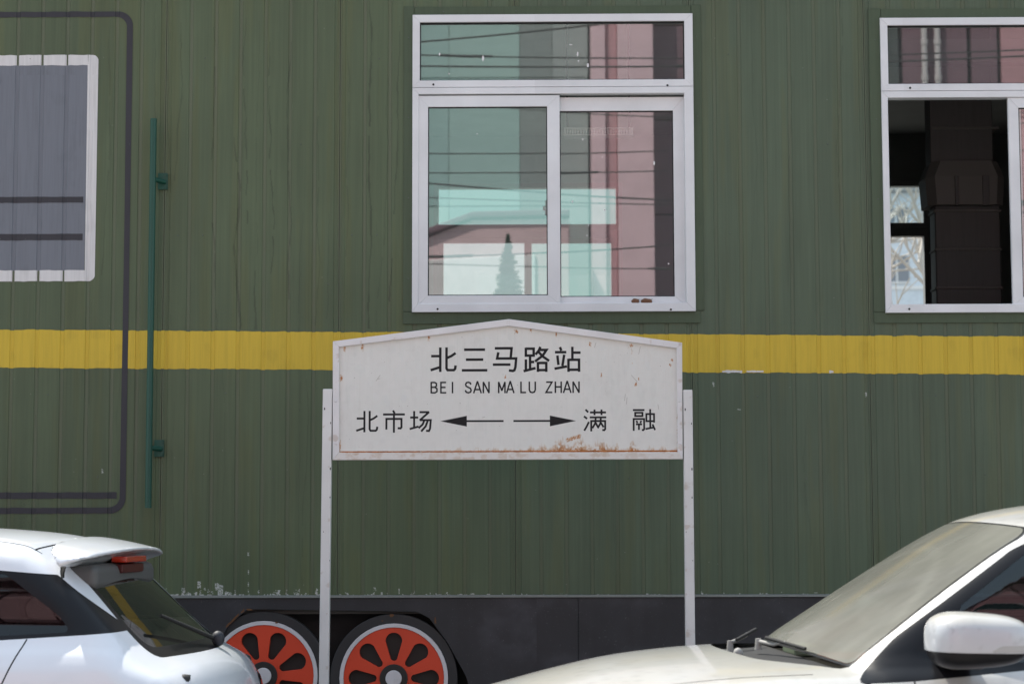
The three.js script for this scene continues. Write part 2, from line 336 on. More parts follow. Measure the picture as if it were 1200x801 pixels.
M.tealGlass = phys({ color: rgb(0.30, 0.41, 0.38), roughness: 0.03, transmission: 1, thickness: 0, ior: 1.7 });
M.clearGlass = phys({ color: rgb(0.82, 0.92, 0.95), roughness: 0.02, transmission: 1, thickness: 0, ior: 1.6 });
function sash(W, x0, x1, y0, y1, widths, z0, z1, glass, latch) {
  part(W, 'sash', mitred(x0, x1, y0, y1, widths, z0, z1), M.pvc);
  const [l, r, b, t] = widths, zc = (z0 + z1) / 2;
  part(W, 'gasket', mitred(x0 + l - 0.001, x1 - r + 0.001, y0 + b - 0.001, y1 - t + 0.001, [0.006, 0.006, 0.006, 0.006], zc - 0.01, z1 - 0.006, 0.0005), M.gasket);
  if (glass) part(W, 'pane', pane(x0 + l + 0.003, x1 - r - 0.003, y0 + b + 0.003, y1 - t - 0.003, zc), glass);
  if (latch) part(W, 'latch', [box(x1 - r - 0.012, x1 - r + 0.004, latch - 0.04, latch + 0.04, z0 - 0.02, z0 + 0.001, 0.003), box(x1 - r - 0.024, x1 - r - 0.008, latch - 0.012, latch + 0.012, z0 - 0.03, z0 - 0.018, 0.003)], M.steel);
}
function windowFrame(W, w, split, z0, z1, fw = 0.046) {          // outer frame with a transom light above
  part(W, 'frame', [...mitred(w.x0, w.x1, split, w.y1, [0.04, 0.046, 0.038, 0.042], z0, z1), ...mitred(w.x0, w.x1, w.y0, split - 0.002, [0.034, 0.05, 0.046, 0.036], z0, z1)], M.pvc);
}
const Z0 = -0.045, Z1 = 0.022;
{
  const w = WIN[0], W = partGroup(HALL, 'window', 'white framed sliding window, both sashes shut, above the sign');
  const split = PY(102.5, 0, 650);
  windowFrame(W, w, split, Z0, Z1);
  part(W, 'transom_gasket', mitred(w.x0 + 0.039, w.x1 - 0.045, split + 0.037, w.y1 - 0.041, [0.005, 0.005, 0.005, 0.005], -0.02, 0.012, 0.0005), M.gasket);
  part(W, 'transom_pane', pane(w.x0 + 0.042, w.x1 - 0.048, split + 0.04, w.y1 - 0.044, -0.008), M.glass);
  const sy0 = PY(358.5, 0, 570), sy1 = PY(112.5, 0, 570), sx0 = PX(489.5, 0, 230), sx1 = PX(656.3, 0, 230);
  sash(W, sx0, sx1, sy0, sy1, [0.056, 0.068, 0.056, 0.062], -0.008, 0.016, M.glass, PY(243));
  sash(W, sx1 - 0.066, PX(803, 0, 230), PY(357, 0, 720), PY(113, 0, 720), [0.066, 0.06, 0.046, 0.076], -0.038, -0.014, M.glass);
  for (const g of [[513, 362.5], [786, 363], [508, 100], [782, 101]].map(([u, v]) => { const g = new THREE.CircleGeometry(0.006, 10); const [x, y] = P(u, v); g.translate(x, y, Z1 + 0.0012); return g; })) part(W, 'weep_hole', g, M.dark);
  const spots = [[515, 63, 1, 2], [566, 68, 1.3, 3.6], [677, 63, 1, 3], [678, 71, 1, 1], [669, 52, 2, 0.6], [689, 76, 1.3, 2.6], [526, 86, 0.8, 1], [683, 162, 1, 1.5], [767, 190, 1, 2.6], [706, 183, 0.7, 1], [671, 235, 0.8, 1.6], [709, 245, 0.8, 1.4], [690, 263, 0.7, 1], [688, 275, 0.8, 0.8], [559, 157, 0.7, 0.9], [784, 308, 1, 0.8]];
  { const fm = std(rgb(0.7, 0.7, 0.7), 0.7); for (const g of spots.map(([u, v, a, b]) => { const g = new THREE.CircleGeometry(1, 10), front = v < 100 ? -0.0065 : u < 645 ? 0.0055 : -0.0245; g.scale(a / 219, b / 219, 1); const [x, y] = P(u, v); g.translate(x, y, front); return g; })) part(W, 'paint_fleck', g, fm); }
}
{
  const w = WIN[1], W = partGroup(HALL, 'window', 'white framed sliding window, slid open at its left half');
  const split = PY(107, 0, 1115);
  windowFrame(W, w, split, Z0, Z1);
  part(W, 'transom_gasket', mitred(w.x0 + 0.039, w.x1 - 0.045, split + 0.037, w.y1 - 0.041, [0.005, 0.005, 0.005, 0.005], -0.02, 0.012, 0.0005), M.gasket);
  part(W, 'transom_pane', pane(w.x0 + 0.042, w.x1 - 0.048, split + 0.04, w.y1 - 0.044, -0.008), M.glass);
  const a = PX(1183.5, 0, 230);
  sash(W, a, w.x1 - 0.02, PY(359, 0, 1190), PY(115, 0, 1190), [0.056, 0.056, 0.05, 0.056], -0.008, 0.016, M.glass);
  sash(W, a + 0.02, w.x1 - 0.016, PY(358, 0, 1190), PY(116, 0, 1190), [0.056, 0.056, 0.046, 0.055], -0.038, -0.014, M.glass);
  for (const g of [[1065, 362.5], [1066, 104]].map(([u, v]) => { const g = new THREE.CircleGeometry(0.006, 10); const [x, y] = P(u, v); g.translate(x, y, Z1 + 0.0012); return g; })) part(W, 'weep_hole', g, M.dark);
}
// ------------------------------------------------------------------ the room behind the wall
{
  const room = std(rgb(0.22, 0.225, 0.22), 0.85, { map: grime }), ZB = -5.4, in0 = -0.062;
  const wins = WIN;
  const solid = (x0, x1, y0, y1, z0, z1, name, mat = room) => part(HALL, name, box(x0, x1, y0, y1, z0, z1), mat);
  const [a, b] = wins, e = 0.01;
  // inner lining of the front wall, butted round the two openings
  part(HALL, 'inner_wall', [box(XA, a.x0 + e, YB, YT, in0 - 0.02, in0), box(a.x1 - e, b.x0 + e, YB, YT, in0 - 0.02, in0), box(b.x1 - e, XB, YB, YT, in0 - 0.02, in0), box(a.x0 + e, a.x1 - e, YB, a.y0 + e, in0 - 0.02, in0), box(a.x0 + e, a.x1 - e, a.y1 - e, YT, in0 - 0.02, in0), box(b.x0 + e, b.x1 - e, YB, b.y0 + e, in0 - 0.02, in0), box(b.x0 + e, b.x1 - e, b.y1 - e, YT, in0 - 0.02, in0)], room);
  // rear windows, the same size as the front ones
  const rear = [{ x0: -0.66 - 0.17, x1: 0.71, y0: 2.72, y1: 4.33 }, { x0: 1.7, x1: 3.21, y0: 2.72, y1: 4.33 }], X2 = rear;
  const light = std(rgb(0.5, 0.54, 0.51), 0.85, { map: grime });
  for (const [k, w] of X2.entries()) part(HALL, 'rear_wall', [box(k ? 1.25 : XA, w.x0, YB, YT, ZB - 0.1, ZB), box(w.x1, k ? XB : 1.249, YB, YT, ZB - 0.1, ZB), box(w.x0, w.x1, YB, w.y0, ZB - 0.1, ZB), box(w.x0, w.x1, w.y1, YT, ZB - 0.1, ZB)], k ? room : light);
  for (const [k, w] of X2.entries()) {
    const W = partGroup(HALL, 'window', k ? 'rear window of clear glass seen through the room' : 'rear window of teal glass seen through the room'), sp = 3.94, z0 = ZB - 0.07, z1 = ZB + 0.01, mid = (w.x0 + w.x1) / 2;
    const glass = k ? M.clearGlass : M.tealGlass, dk = k ? std(rgb(0.2, 0.2, 0.2), 0.6) : std(rgb(0.5, 0.42, 0.42), 0.5);
    part(W, 'frame', [...mitred(w.x0, w.x1, sp, w.y1, [0.04, 0.05, 0.05, 0.04], z0, z1), ...mitred(w.x0, w.x1, w.y0, sp - 0.002, [0.04, 0.05, 0.05, 0.06], z0, z1)], dk);
    part(W, 'transom_pane', pane(w.x0 + 0.04, w.x1 - 0.05, sp + 0.05, w.y1 - 0.04, ZB - 0.03), glass);
    if (!k) for (const [s0, s1] of [[w.x0 + 0.03, mid + 0.03], [mid - 0.03, w.x1 - 0.04]]) { part(W, 'sash', mitred(s0, s1, w.y0 + 0.04, sp - 0.05, [0.05, 0.05, 0.05, 0.05], s0 > w.x0 + 0.1 ? z0 + 0.005 : z0 + 0.034, s0 > w.x0 + 0.1 ? z0 + 0.03 : z0 + 0.06), dk); part(W, 'pane', pane(s0 + 0.045, s1 - 0.045, w.y0 + 0.09, sp - 0.1, s0 > w.x0 + 0.1 ? z0 + 0.018 : z0 + 0.046), s0 > w.x0 + 0.1 ? glass : phys({ color: rgb(0.42, 0.43, 0.42), roughness: 0.03, transmission: 1, thickness: 0, ior: 1.6 })); }
    else part(W, 'sash', mitred(w.x0 + 0.03, mid + 0.03, w.y0 + 0.04, sp - 0.05, [0.05, 0.05, 0.05, 0.05], z0 + 0.01, z0 + 0.05), dk);
  }
  solid(XA, XB, YB - 0.1, YB - 0.002, ZB - 0.1, -0.02, 'floor', std(rgb(0.08, 0.075, 0.07), 0.8));
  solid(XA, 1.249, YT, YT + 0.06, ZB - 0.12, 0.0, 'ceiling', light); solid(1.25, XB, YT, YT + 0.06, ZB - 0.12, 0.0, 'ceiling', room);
  for (const x of [XA - 0.1, XB]) solid(x, x + 0.1, 0.0, YT + 0.06, ZB - 0.1, 0.0, 'end_wall', M.trim);
  solid(1.22, 1.28, YB, YT, ZB + 0.001, in0 - 0.021, 'inner_partition');
  // roof edge above the frame
  part(HALL, 'roof', [box(XA - 0.2, XB + 0.2, YT + 0.062, YT + 0.14, ZB - 0.25, 0.12, 0.01)], std(rgb(0.3, 0.31, 0.32), 0.6));
  part(HALL, 'fascia', [box(XA - 0.2, XB + 0.2, YT - 0.1, YT + 0.06, 0.021, 0.05, 0.004)], M.trim);
  for (const [x0, x1, y0, y1, z] of [[1.9, 4.4, 4.28, 4.42, -1.0]]) solid(x0, x1, y0, y1, z - 0.12, z, 'ceiling_beam', std(rgb(0.1, 0.1, 0.1), 0.8));
}
// ------------------------------------------------------------------ foot of the wall: ledge, black boarding, wheels
{
  const skirtTex = dataTex(1024, 512, (i, j, o) => {
    const n = fbm(i / 90, j / 70, 5, 301), s = fbm(i / 16, j / 90, 3, 311), v = 0.6 + 0.75 * n + 0.35 * s - 0.15, d = sstep(0.52, 0.8, n) * 0.5;
    const sp = noise(i / 2, j / 2, 320) > 0.975 ? 0.05 : 0;
    o[0] = mix(0.024 * v, 0.062, d) + sp; o[1] = mix(0.0245 * v, 0.061, d) + sp; o[2] = mix(0.029 * v, 0.073, d) + sp;
  });
  skirtTex.repeat.set(0.35, 0.7);
  M.skirt = std(rgb(0.95, 0.95, 0.95), 0.6, { map: skirtTex });
  part(HALL, 'base_rail', box(XA, XB, YB - 0.014, YB - 0.0005, -0.01, 0.03, 0.002), std(rgb(0.2, 0.22, 0.21), 0.5, { map: streak }), 'grey metal ledge between green wall and black boarding');
  const y1 = YB - 0.0155, y0 = 0.36, zf = 0.022, zb = 0.002;
  const hole = [[252, 760], [268, 732], [290, 713.5], [488, 716.5], [503, 724], [524, 752], [546, 792]].map(([u, v]) => P(u, v, zf));
  const hx0 = hole[0][0] - 0.06, hx1 = hole[6][0] + 0.03;
  hole.unshift([hx0, hole[0][1] - 0.13]); hole.unshift([hx0, 0.44]); hole.push([hx1, hole[8][1] - 0.1], [hx1, 0.44]);
  const seams = [XA, -4.6, -2.2, 0.22, 2.66, 5.1, XB];
  for (let i = 1; i < seams.length; i++) {
    const a = seams[i - 1] + 0.001, b = seams[i] - 0.001;
    part(HALL, 'skirt_board', plate([[a, y0], [b, y0], [b, y1], [a, y1]], zb, zf, 0.0012, hx0 > a && hx1 < b ? [hole.slice().reverse()] : []), M.skirt);
  }
  part(HALL, 'wheel_recess', box(hx0 - 0.1, hx1 + 0.1, 0.37, y1 - 0.005, -0.16, -0.13), std(rgb(0.012, 0.0115, 0.012), 0.8, { map: grime }));
  part(HALL, 'plinth', box(XA, XB, 0.0, 0.358, -5.5, 0.03, 0.005), std(rgb(0.3, 0.29, 0.28), 0.9, { map: grime }));
  part(HALL, 'wheel_ledge', box(hx0 - 0.05, hx1 + 0.05, 0.40, 0.438, -0.12, 0.06, 0.004), M.skirt);
  part(HALL, 'core_wall', box(XA, XB, 0.36, YB - 0.1, -5.45, -0.17), M.dark);
  const red = std(rgb(0.66, 0.055, 0.016), 0.55, { map: grime }), black = std(rgb(0.017, 0.015, 0.014), 0.6, { map: grime }), ringM = std(rgb(0.62, 0.60, 0.62), 0.5, { map: grime }), tyreM = std(rgb(0.022, 0.022, 0.024), 0.6, { map: grime }), rustM = std(rgb(0.13, 0.06, 0.025), 0.9);
  function trainWheel(u, v, turn, label) {
    const [cx, cy] = P(u, v, 0.012), W = partGroup(HALL, 'train_wheel', label), s = 1 / 219;
    W.position.set(cx, cy, 0.012); W.rotation.z = turn;
    const circle = (r) => { const p = new THREE.Path(); p.absarc(0, 0, r, 0, Math.PI * 2); return p; }, disc = (r) => { const p = new THREE.Shape(); p.absarc(0, 0, r, 0, Math.PI * 2); return p; };
    part(W, 'tyre', plate(disc(74 * s), -0.05, 0.0, 0.003, [circle(63.2 * s)]), tyreM);
    part(W, 'ring', plate(disc(63 * s), -0.05, 0.004, 0.0015, [circle(58.4 * s)]), ringM);
    const tear = (k) => {
      const a = Math.PI / 2 + k * Math.PI / 4, R = (r, t) => [Math.cos(a) * r - Math.sin(a) * t, Math.sin(a) * r + Math.cos(a) * t].map((q) => q * s), pts = [];
      for (let i = 0; i <= 12; i++) { const th = -Math.PI / 2 + Math.PI * i / 12; pts.push(R(42.8 + 9.7 * Math.cos(th), 9.8 * Math.sin(th))); }
      for (let i = 0; i <= 8; i++) { const th = Math.PI / 2 + Math.PI * i / 8; pts.push(R(24.3 + 4.4 * Math.cos(th), 4.4 * Math.sin(th))); }
      return pts;
    };
    part(W, 'wheel_disc', plate(disc(58.2 * s), -0.03, 0.0, 0.001, Array.from({ length: 8 }, (_, k) => tear(k))), red);
    part(W, 'backing_disc', plate(disc(57.2 * s), -0.05, -0.034, 0.001), black);
    part(W, 'hub', plate(disc(16.3 * s), 0.0005, 0.012, 0.002, [circle(9.6 * s)]), black);
    part(W, 'hub_cap', plate(disc(9.4 * s), 0.0005, 0.016, 0.003), ringM);
  }
  trainWheel(461.3, 794.5, 0, 'right red train wheel with eight openings, fixed in the black boarding');
  trainWheel(308.5, 791.5, -0.393, 'left red train wheel, partly behind the white car tail');
  // rust on the edge of the recess
  for (const g of [[284, 716, 4, 1.2, 0.9], [275, 724, 7, 1.3, 0.8], [268, 731, 5, 1.2, 0.75], [459, 721, 2.5, 1.8, 0], [324, 729, 1.6, 1.4, 0], [510, 727, 1.2, 4, 0], [448, 727, 1.2, 1, 0], [292, 714, 4, 1, 0]].map(([u, v, a, b, t]) => { const g = new THREE.CircleGeometry(1, 9); const p = g.attributes.position; for (let i = 1; i < p.count; i++) { const k = 0.6 + 0.7 * hash2(i, u); p.setXY(i, p.getX(i) * k, p.getY(i) * k); } g.scale(a / 219, b / 219, 1); g.rotateZ(t); const [x, y] = P(u, v, 0.024); g.translate(x, y, 0.0235); return g; })) part(HALL, 'rust_patch', g, rustM);
}
// grab rail on the wall
{
  const G = partGroup(HALL, 'grab_rail', 'teal green upright grab rail beside the painted door');
  const z = 0.075, [x0, y0] = P(173.3, 595, z), [x1, y1] = P(179.6, 139, z);
  part(G, 'rail', bar([x0, y0, z], [(x0 + x1) / 2, y1, z], 0.0172, 0.0172, 20), M.tealRail);
  for (const v of [212, 525]) {
    const x = (x0 + x1) / 2 + 0.002, [, y] = P(180, v, 0.02);
    part(G, 'bracket', [bar([x + 0.005, y, z - 0.005], [x + 0.05, y - 0.004, 0.008], 0.013), box(x + 0.014, x + 0.066, y - 0.045, y + 0.045, 0.001, 0.01, 0.002), bar([x + 0.055, y + 0.034, 0.008], [x + 0.055, y + 0.034, 0.016], 0.006), bar([x + 0.055, y - 0.034, 0.008], [x + 0.055, y - 0.034, 0.016], 0.006)], M.tealRail);
  }
}
// two brown seed pods lying on the sill of the shut window
for (const [u, label] of [[744.5, 'small round brown seed pod lying on the white window sill'], [757.5, 'larger long brown seed pod lying on the white window sill']]) {
  const s = new THREE.SphereGeometry(1, 14, 10), p = s.attributes.position, z = 0.003, [x, y] = P(u, 356.5, z), big = u > 750;
  for (let i = 0; i < p.count; i++) { const k = 0.85 + 0.3 * noise(p.getX(i) * 2 + u, p.getY(i) * 2 + p.getZ(i), 9); p.setXYZ(i, p.getX(i) * k * (big ? 0.031 : 0.022), p.getY(i) * k * 0.016, p.getZ(i) * k * 0.014); }
  s.computeVertexNormals();
  const t = thing('seed_pod', label, 'seed pod', [x, y + 0.016, z + 0.006]);
  part(t, 'husk', s, std(rgb(0.16, 0.075, 0.04), 0.8)); part(t, 'stalk', bar([0.008, 0.004, 0], [big ? 0.034 : 0.022, 0.012, 0.003], 0.002, 0.001, 6), std(rgb(0.1, 0.06, 0.03), 0.8));
}
// exhaust duct and its collar behind the open window
{
  const z = -1.45, x = (u, v = 240) => PX(u, z, v), y = (v) => PY(v, z, 1130), D = thing('exhaust_duct', 'dark sheet metal exhaust duct with wide collar inside the open window', 'duct', [x(1132), YB, z - 0.2]);
  const m1 = std(rgb(0.075, 0.070, 0.070), 0.5, { map: streak }), m2 = std(rgb(0.12, 0.112, 0.105), 0.55, { map: streak }), L = (g) => g.translate(-D.position.x, -D.position.y, -D.position.z);
  part(D, 'upper_shaft', L(box(x(1092), x(1166), y(190), YT - 0.01, z - 0.16, z, 0.008)), m1);
  part(D, 'lower_shaft', L(box(x(1095.5), x(1172.5), YB, y(238), z - 0.16, z, 0.012)), m1);
  const cy0 = y(241), cy1 = y(189.5), cm = y(208);
  // collar: wide below, drawn in towards its top
  const ring = (k, yy) => { const a = x(1132) - k * (x(1132) - x(1085)), b = x(1132) + k * (x(1178) - x(1132)), c = 0.05; return [[a + c, yy, z + 0.05 * k], [b - c, yy, z + 0.05 * k], [b, yy, z + 0.05 * k - c], [b, yy, z - 0.2], [a, yy, z - 0.2], [a, yy, z + 0.05 * k - c]]; };
  const loft = (A, B) => { const g = new THREE.BufferGeometry(), pos = []; for (let i = 0; i < 6; i++) { const j = (i + 1) % 6; pos.push(...A[i], ...A[j], ...B[j], ...A[i], ...B[j], ...B[i]); } for (let i = 1; i < 5; i++) pos.push(...B[0], ...B[i], ...B[i + 1], ...A[0], ...A[i + 1], ...A[i]); g.setAttribute('position', new THREE.Float32BufferAttribute(pos, 3)); g.computeVertexNormals(); return g; };
  part(D, 'collar', L(merge([loft(ring(0.95, cy0), ring(1, cm)), loft(ring(1, cm), ring(0.84, cy1))])), m2);
  for (const [u, w] of [[1120, 0.012], [1154, 0.02]]) part(D, 'strap', L(box(x(u) - w, x(u) + w, cy0 - 0.008, cm + 0.004, z + 0.03, z + 0.058, 0.004)), m1);
  for (const v of [247, 292, 337, 150]) part(D, 'flange', L(box(x(1094.5), x(1173.5), y(v) - 0.008, y(v) + 0.008, z - 0.17, z + 0.006, 0.004)), m2);
}
// louvred ventilation grille on the rear wall
{
  const z = -0.95, [x0, y0] = P(661, 159, z), [x1, y1] = P(742, 149.5, z), G = thing('ventilation_grille', 'pale louvred grille of a ceiling unit inside the shut window', 'grille', [(x0 + x1) / 2, y0, z]), w = (x1 - x0) / 2, h = (y1 - y0);
  part(G, 'grille_frame', mitred(-w, w, 0, h, [0.012, 0.012, 0.008, 0.008], -0.09, 0.01), std(rgb(0.8, 0.8, 0.78), 0.6));
  part(G, 'hanger', [bar([-w + 0.02, h - 0.004, -0.05], [-w + 0.02, YT - y0, -0.05], 0.006), bar([w - 0.02, h - 0.004, -0.05], [w - 0.02, YT - y0, -0.05], 0.006)], M.dark);
  for (let i = 0; i < 24; i++) { const x = mix(-w + 0.02, w - 0.02, i / 23); part(G, 'louvre', box(x - 0.004, x + 0.004, 0.011, h - 0.011, -0.08, 0.005), std(rgb(0.8, 0.8, 0.78), 0.6)); }
}
// ------------------------------------------------------------------ station sign
{
  const z = 0.86, S = thing('station_sign', 'white metal station name board on two posts with rust along its lower edge', 'sign', [P(594, 538, z)[0], 0.12, z]);
  const bx = S.position.x, by = 0.12, q = (u, v) => { const [x, y] = P(u, v, z + 0.012); return [x - bx, y - by]; };
  // the board's paint and lettering, in a plane of 420 x 175 units
  const K = 4.7, U0 = 385, V0 = 370, cw = 420 * K | 0, ch = 175 * K | 0, cv = document.createElement('canvas'); cv.width = cw; cv.height = ch;
  const g = cv.getContext('2d'), X = (u) => (u - U0) * K, Y = (v) => (v - V0) * K, r = rng(77);
  g.fillStyle = 'rgb(213,212,209)'; g.fillRect(0, 0, cw, ch);
  for (let i = 0; i < 2600; i++) { const a = 0.006 + 0.016 * r(); g.fillStyle = r() < 0.5 ? `rgba(120,118,116,${a})` : `rgba(235,236,240,${a})`; g.beginPath(); g.ellipse(r() * cw, r() * ch, 4 + 40 * r() * r(), 6 + 70 * r() * r(), 0, 0, 7); g.fill(); }
  for (let i = 0; i < 240; i++) { g.fillStyle = `rgba(130,124,112,${0.02 + 0.03 * r()})`; const x = r() * cw, y = r() * ch * 0.7; g.fillRect(x, y, 1 + 2 * r(), 40 + r() * 260); }
  for (let i = 0; i < 110; i++) { g.fillStyle = `rgba(70,62,55,${0.15 + 0.4 * r()})`; g.beginPath(); g.ellipse(r() * cw, r() * ch, 0.8 + 1.6 * r(), 0.8 + 1.2 * r(), r() * 3, 0, 7); g.fill(); }
  const rust = (x, y, w, h, a) => { const t = r(); g.fillStyle = `rgba(${126 + 62 * t | 0},${66 + 50 * t | 0},${22 + 40 * t | 0},${Math.min(0.9, a * 1.35)})`; g.fillRect(x - w / 2, y, w, h); };
  // rust bleeding upward from the lower frame joint
  const im = g.getImageData(0, 0, cw, ch), px = im.data;
  for (let y = Y(500) | 0; y < Y(533); y++) for (let x = X(396) | 0; x < X(797); x++) {
    const u = x / K + U0, v = y / K + V0, k = Math.exp(-Math.pow((u - 692) / 30, 2)) + 0.55 * Math.exp(-Math.pow((u - 747) / 17, 2)) + 0.5 * Math.exp(-Math.pow((u - 655) / 30, 2)) + 0.30 * sstep(430, 600, u) + 0.16;
    const h = 1.8 + 13 * k * Math.pow(fbm(u / 7, 3, 4, 440), 1.3) * (0.55 + 0.6 * noise(u * 1.1, v / 9, 444)), t = (530.5 - v) / h; if (t < 0 || t > 1.6) continue;
    const a = clamp(Math.pow(clamp(1 - t / 1.6), 1.2) * (0.25 + 1.1 * fbm(u * 0.9, v * 0.35, 4, 450)) * 1.25 * (0.35 + 0.65 * Math.min(1, k * 1.4)) * sstep(0.25, 0.6, fbm(u / 2.2, v / 2.2, 3, 455))), q = fbm(u / 3, v / 3, 3, 460), o = (y * cw + x) * 4;
    px[o] = mix(px[o], 118 + 70 * q, a); px[o + 1] = mix(px[o + 1], 62 + 62 * q, a); px[o + 2] = mix(px[o + 2], 22 + 52 * q, a);
  }
  g.putImageData(im, 0, 0);
  for (let i = 0; i < 1100; i++) { const u = 400 + 395 * r(); rust(X(u), Y(528.2) - r() * 4, 8 + 24 * r(), 2 + 4 * r(), 0.2 + 0.4 * (u > 425 ? 1 : 0.3) * r()); }
  for (let i = 0; i < 260; i++) { const t = r(); rust(X(663 + 16 * t + 3 * r()), Y(513 - 5 * t + 4 * r()), 1.5 + 2 * r(), 3 + 5 * r(), 0.12 + 0.2 * r()); }
  for (const [u, v, n, s, l] of [[503, 393, 60, 1.4, 8], [425, 405, 40, 2, 6], [404, 407, 26, 2, 4], [400, 441, 50, 2.2, 4], [606, 388, 30, 2.5, 3], [623, 386, 26, 1.4, 4], [653, 391, 26, 1, 4], [593, 441, 16, 1, 3], [706, 439, 20, 1, 3], [746, 450, 26, 1.8, 3], [750, 444, 14, 1, 2], [693, 403, 20, 2, 4], [789, 422, 20, 1.5, 2], [787, 428, 14, 1.5, 2], [741, 405, 20, 3, 2], [795, 500, 60, 1, 22], [399, 520, 40, 1, 10], [742, 403, 20, 1, 30]])
    for (let i = 0; i < n; i++) rust(X(u + (r() + r() - 1) * s), Y(v + (r() + r() * r() - 0.7) * l), 1 + 2.5 * r(), 3 + 8 * r(), 0.16 + 0.3 * r());
  g.strokeStyle = 'rgba(80,70,60,0.55)'; g.lineWidth = 1.6;
  for (const pts of [[[441, 446], [446, 439]], [[443, 444], [446, 443]], [[741, 440], [748, 448]], [[734, 462], [733, 470]], [[736, 466], [735, 474]], [[772, 474], [773, 480]], [[750, 416], [752, 407]], [[566, 489], [569, 488]], [[700, 402], [698, 408]]]) { g.beginPath(); g.moveTo(X(pts[0][0]), Y(pts[0][1])); g.lineTo(X(pts[1][0]), Y(pts[1][1])); g.stroke(); }
  // lettering: strokes in a box of 100 x 100
  const ink = 'rgb(16,16,20)';
  const GLYPH = {
    bei: [[[38, 2], [38, 98]], [[3, 36], [38, 36]], [[1, 91], [38, 79]], [[62, 2], [62, 84], [66, 91], [90, 91], [95, 86], [97, 73]], [[97, 24], [80, 36], [62, 44]]],
    san: [[[9, 11], [91, 11]], [[16, 50], [84, 50]], [[0, 92], [100, 92]]],
    ma: [[[8, 6], [75, 6], [71, 46]], [[22, 22], [17, 46], [93, 46], [90, 80], [86, 92], [80, 95], [64, 93]], [[0, 70], [70, 70]]],
    lu: [[[10, 8], [40, 8], [40, 35], [10, 35], [10, 4]], [[26, 35], [26, 90]], [[26, 60], [42, 60]], [[10, 50], [10, 93]], [[1, 96], [47, 84]], [[66, 1], [59, 16], [47, 31]], [[62, 13], [89, 13], [74, 36], [45, 58]], [[58, 20], [74, 38], [99, 56]], [[56, 60], [56, 99]], [[56, 64], [88, 64], [88, 99]], [[56, 92], [88, 92]]],
    zhan: [[[21, 2], [26, 16]], [[2, 22], [45, 22]], [[11, 35], [15, 72]], [[37, 32], [30, 76]], [[0, 87], [47, 78]], [[68, 1], [68, 52]], [[68, 24], [99, 24]], [[53, 48], [53, 99]], [[53, 52], [93, 52], [93, 99]], [[53, 91], [93, 91]]],
    shi: [[[46, 0], [53, 14]], [[1, 18], [99, 18]], [[50, 18], [50, 100]], [[16, 86], [16, 38], [84, 38], [84, 76], [80, 81], [67, 80]]],
    chang: [[[2, 32], [38, 32]], [[20, 3], [20, 80]], [[0, 84], [40, 73]], [[44, 8], [87, 8], [46, 44], [95, 44], [92, 82], [87, 93], [74, 92]], [[66, 45], [58, 64], [40, 80]], [[82, 45], [72, 72], [52, 95]]],
    man: [[[8, 3], [20, 15]], [[1, 33], [15, 44]], [[2, 97], [12, 80], [23, 58]], [[28, 16], [99, 16]], [[48, 3], [48, 28]], [[79, 3], [79, 28]], [[27, 38], [100, 38]], [[33, 100], [33, 54], [95, 54], [95, 90], [91, 95], [82, 94]], [[53, 39], [51, 64], [38, 86]], [[53, 62], [62, 80]], [[76, 39], [74, 64], [62, 86]], [[76, 62], [88, 82]]],
    rong: [[[1, 6], [52, 6]], [[11, 37], [11, 18], [43, 18], [43, 37]], [[11, 33], [43, 33]], [[4, 99], [4, 46], [50, 46], [50, 92], [46, 96], [40, 95]], [[16, 54], [21, 64]], [[38, 54], [33, 64]], [[14, 70], [41, 70]], [[27, 70], [27, 95]], [[60, 60], [60, 24], [94, 24], [94, 62]], [[60, 56], [94, 56]], [[77, 2], [77, 88]], [[56, 91], [92, 84]], [[87, 70], [98, 96]]],
    B: [[[8, 0], [8, 100]], [[8, 5], [55, 5], [78, 14], [78, 36], [55, 47], [8, 47]], [[8, 95], [60, 95], [86, 84], [86, 60], [60, 47]]],
    E: [[[85, 5], [10, 5], [10, 95], [88, 95]], [[10, 48], [78, 48]]], I: [[[50, 0], [50, 100]]],
    S: [[[84, 24], [74, 9], [52, 4], [28, 8], [18, 22], [24, 38], [50, 48], [78, 58], [87, 75], [78, 90], [52, 96], [26, 91], [13, 74]]],
    A: [[[4, 100], [48, 0], [52, 0], [96, 100]], [[20, 68], [80, 68]]], N: [[[12, 100], [12, 2], [86, 98], [86, 0]]],
    M: [[[8, 100], [8, 2], [50, 78], [92, 2], [92, 100]]], L: [[[14, 0], [14, 95], [88, 95]]], U: [[[12, 0], [12, 72], [24, 91], [49, 96], [74, 91], [86, 72], [86, 0]]],
    Z: [[[10, 5], [88, 5], [8, 95], [92, 95]]], H: [[[10, 0], [10, 100]], [[88, 0], [88, 100]], [[10, 47], [88, 47]]],
  };
  const draw = (k, u0, u1, v0, v1, w) => { g.strokeStyle = ink; g.lineWidth = w * K; g.lineJoin = 'miter'; g.miterLimit = 2.2; g.lineCap = 'butt'; for (const s of GLYPH[k]) { g.beginPath(); s.forEach(([a, b], i) => g[i ? 'lineTo' : 'moveTo'](X(mix(u0, u1, a / 100)), Y(mix(v0, v1, b / 100)))); g.stroke(); } };
  [['bei', 505, 535.6], ['san', 542, 572], ['ma', 578.5, 608], ['lu', 614.3, 645], ['zhan', 651, 682]].forEach(([k, a, b]) => draw(k, a, b, 406.6, 436.3, 2.9));
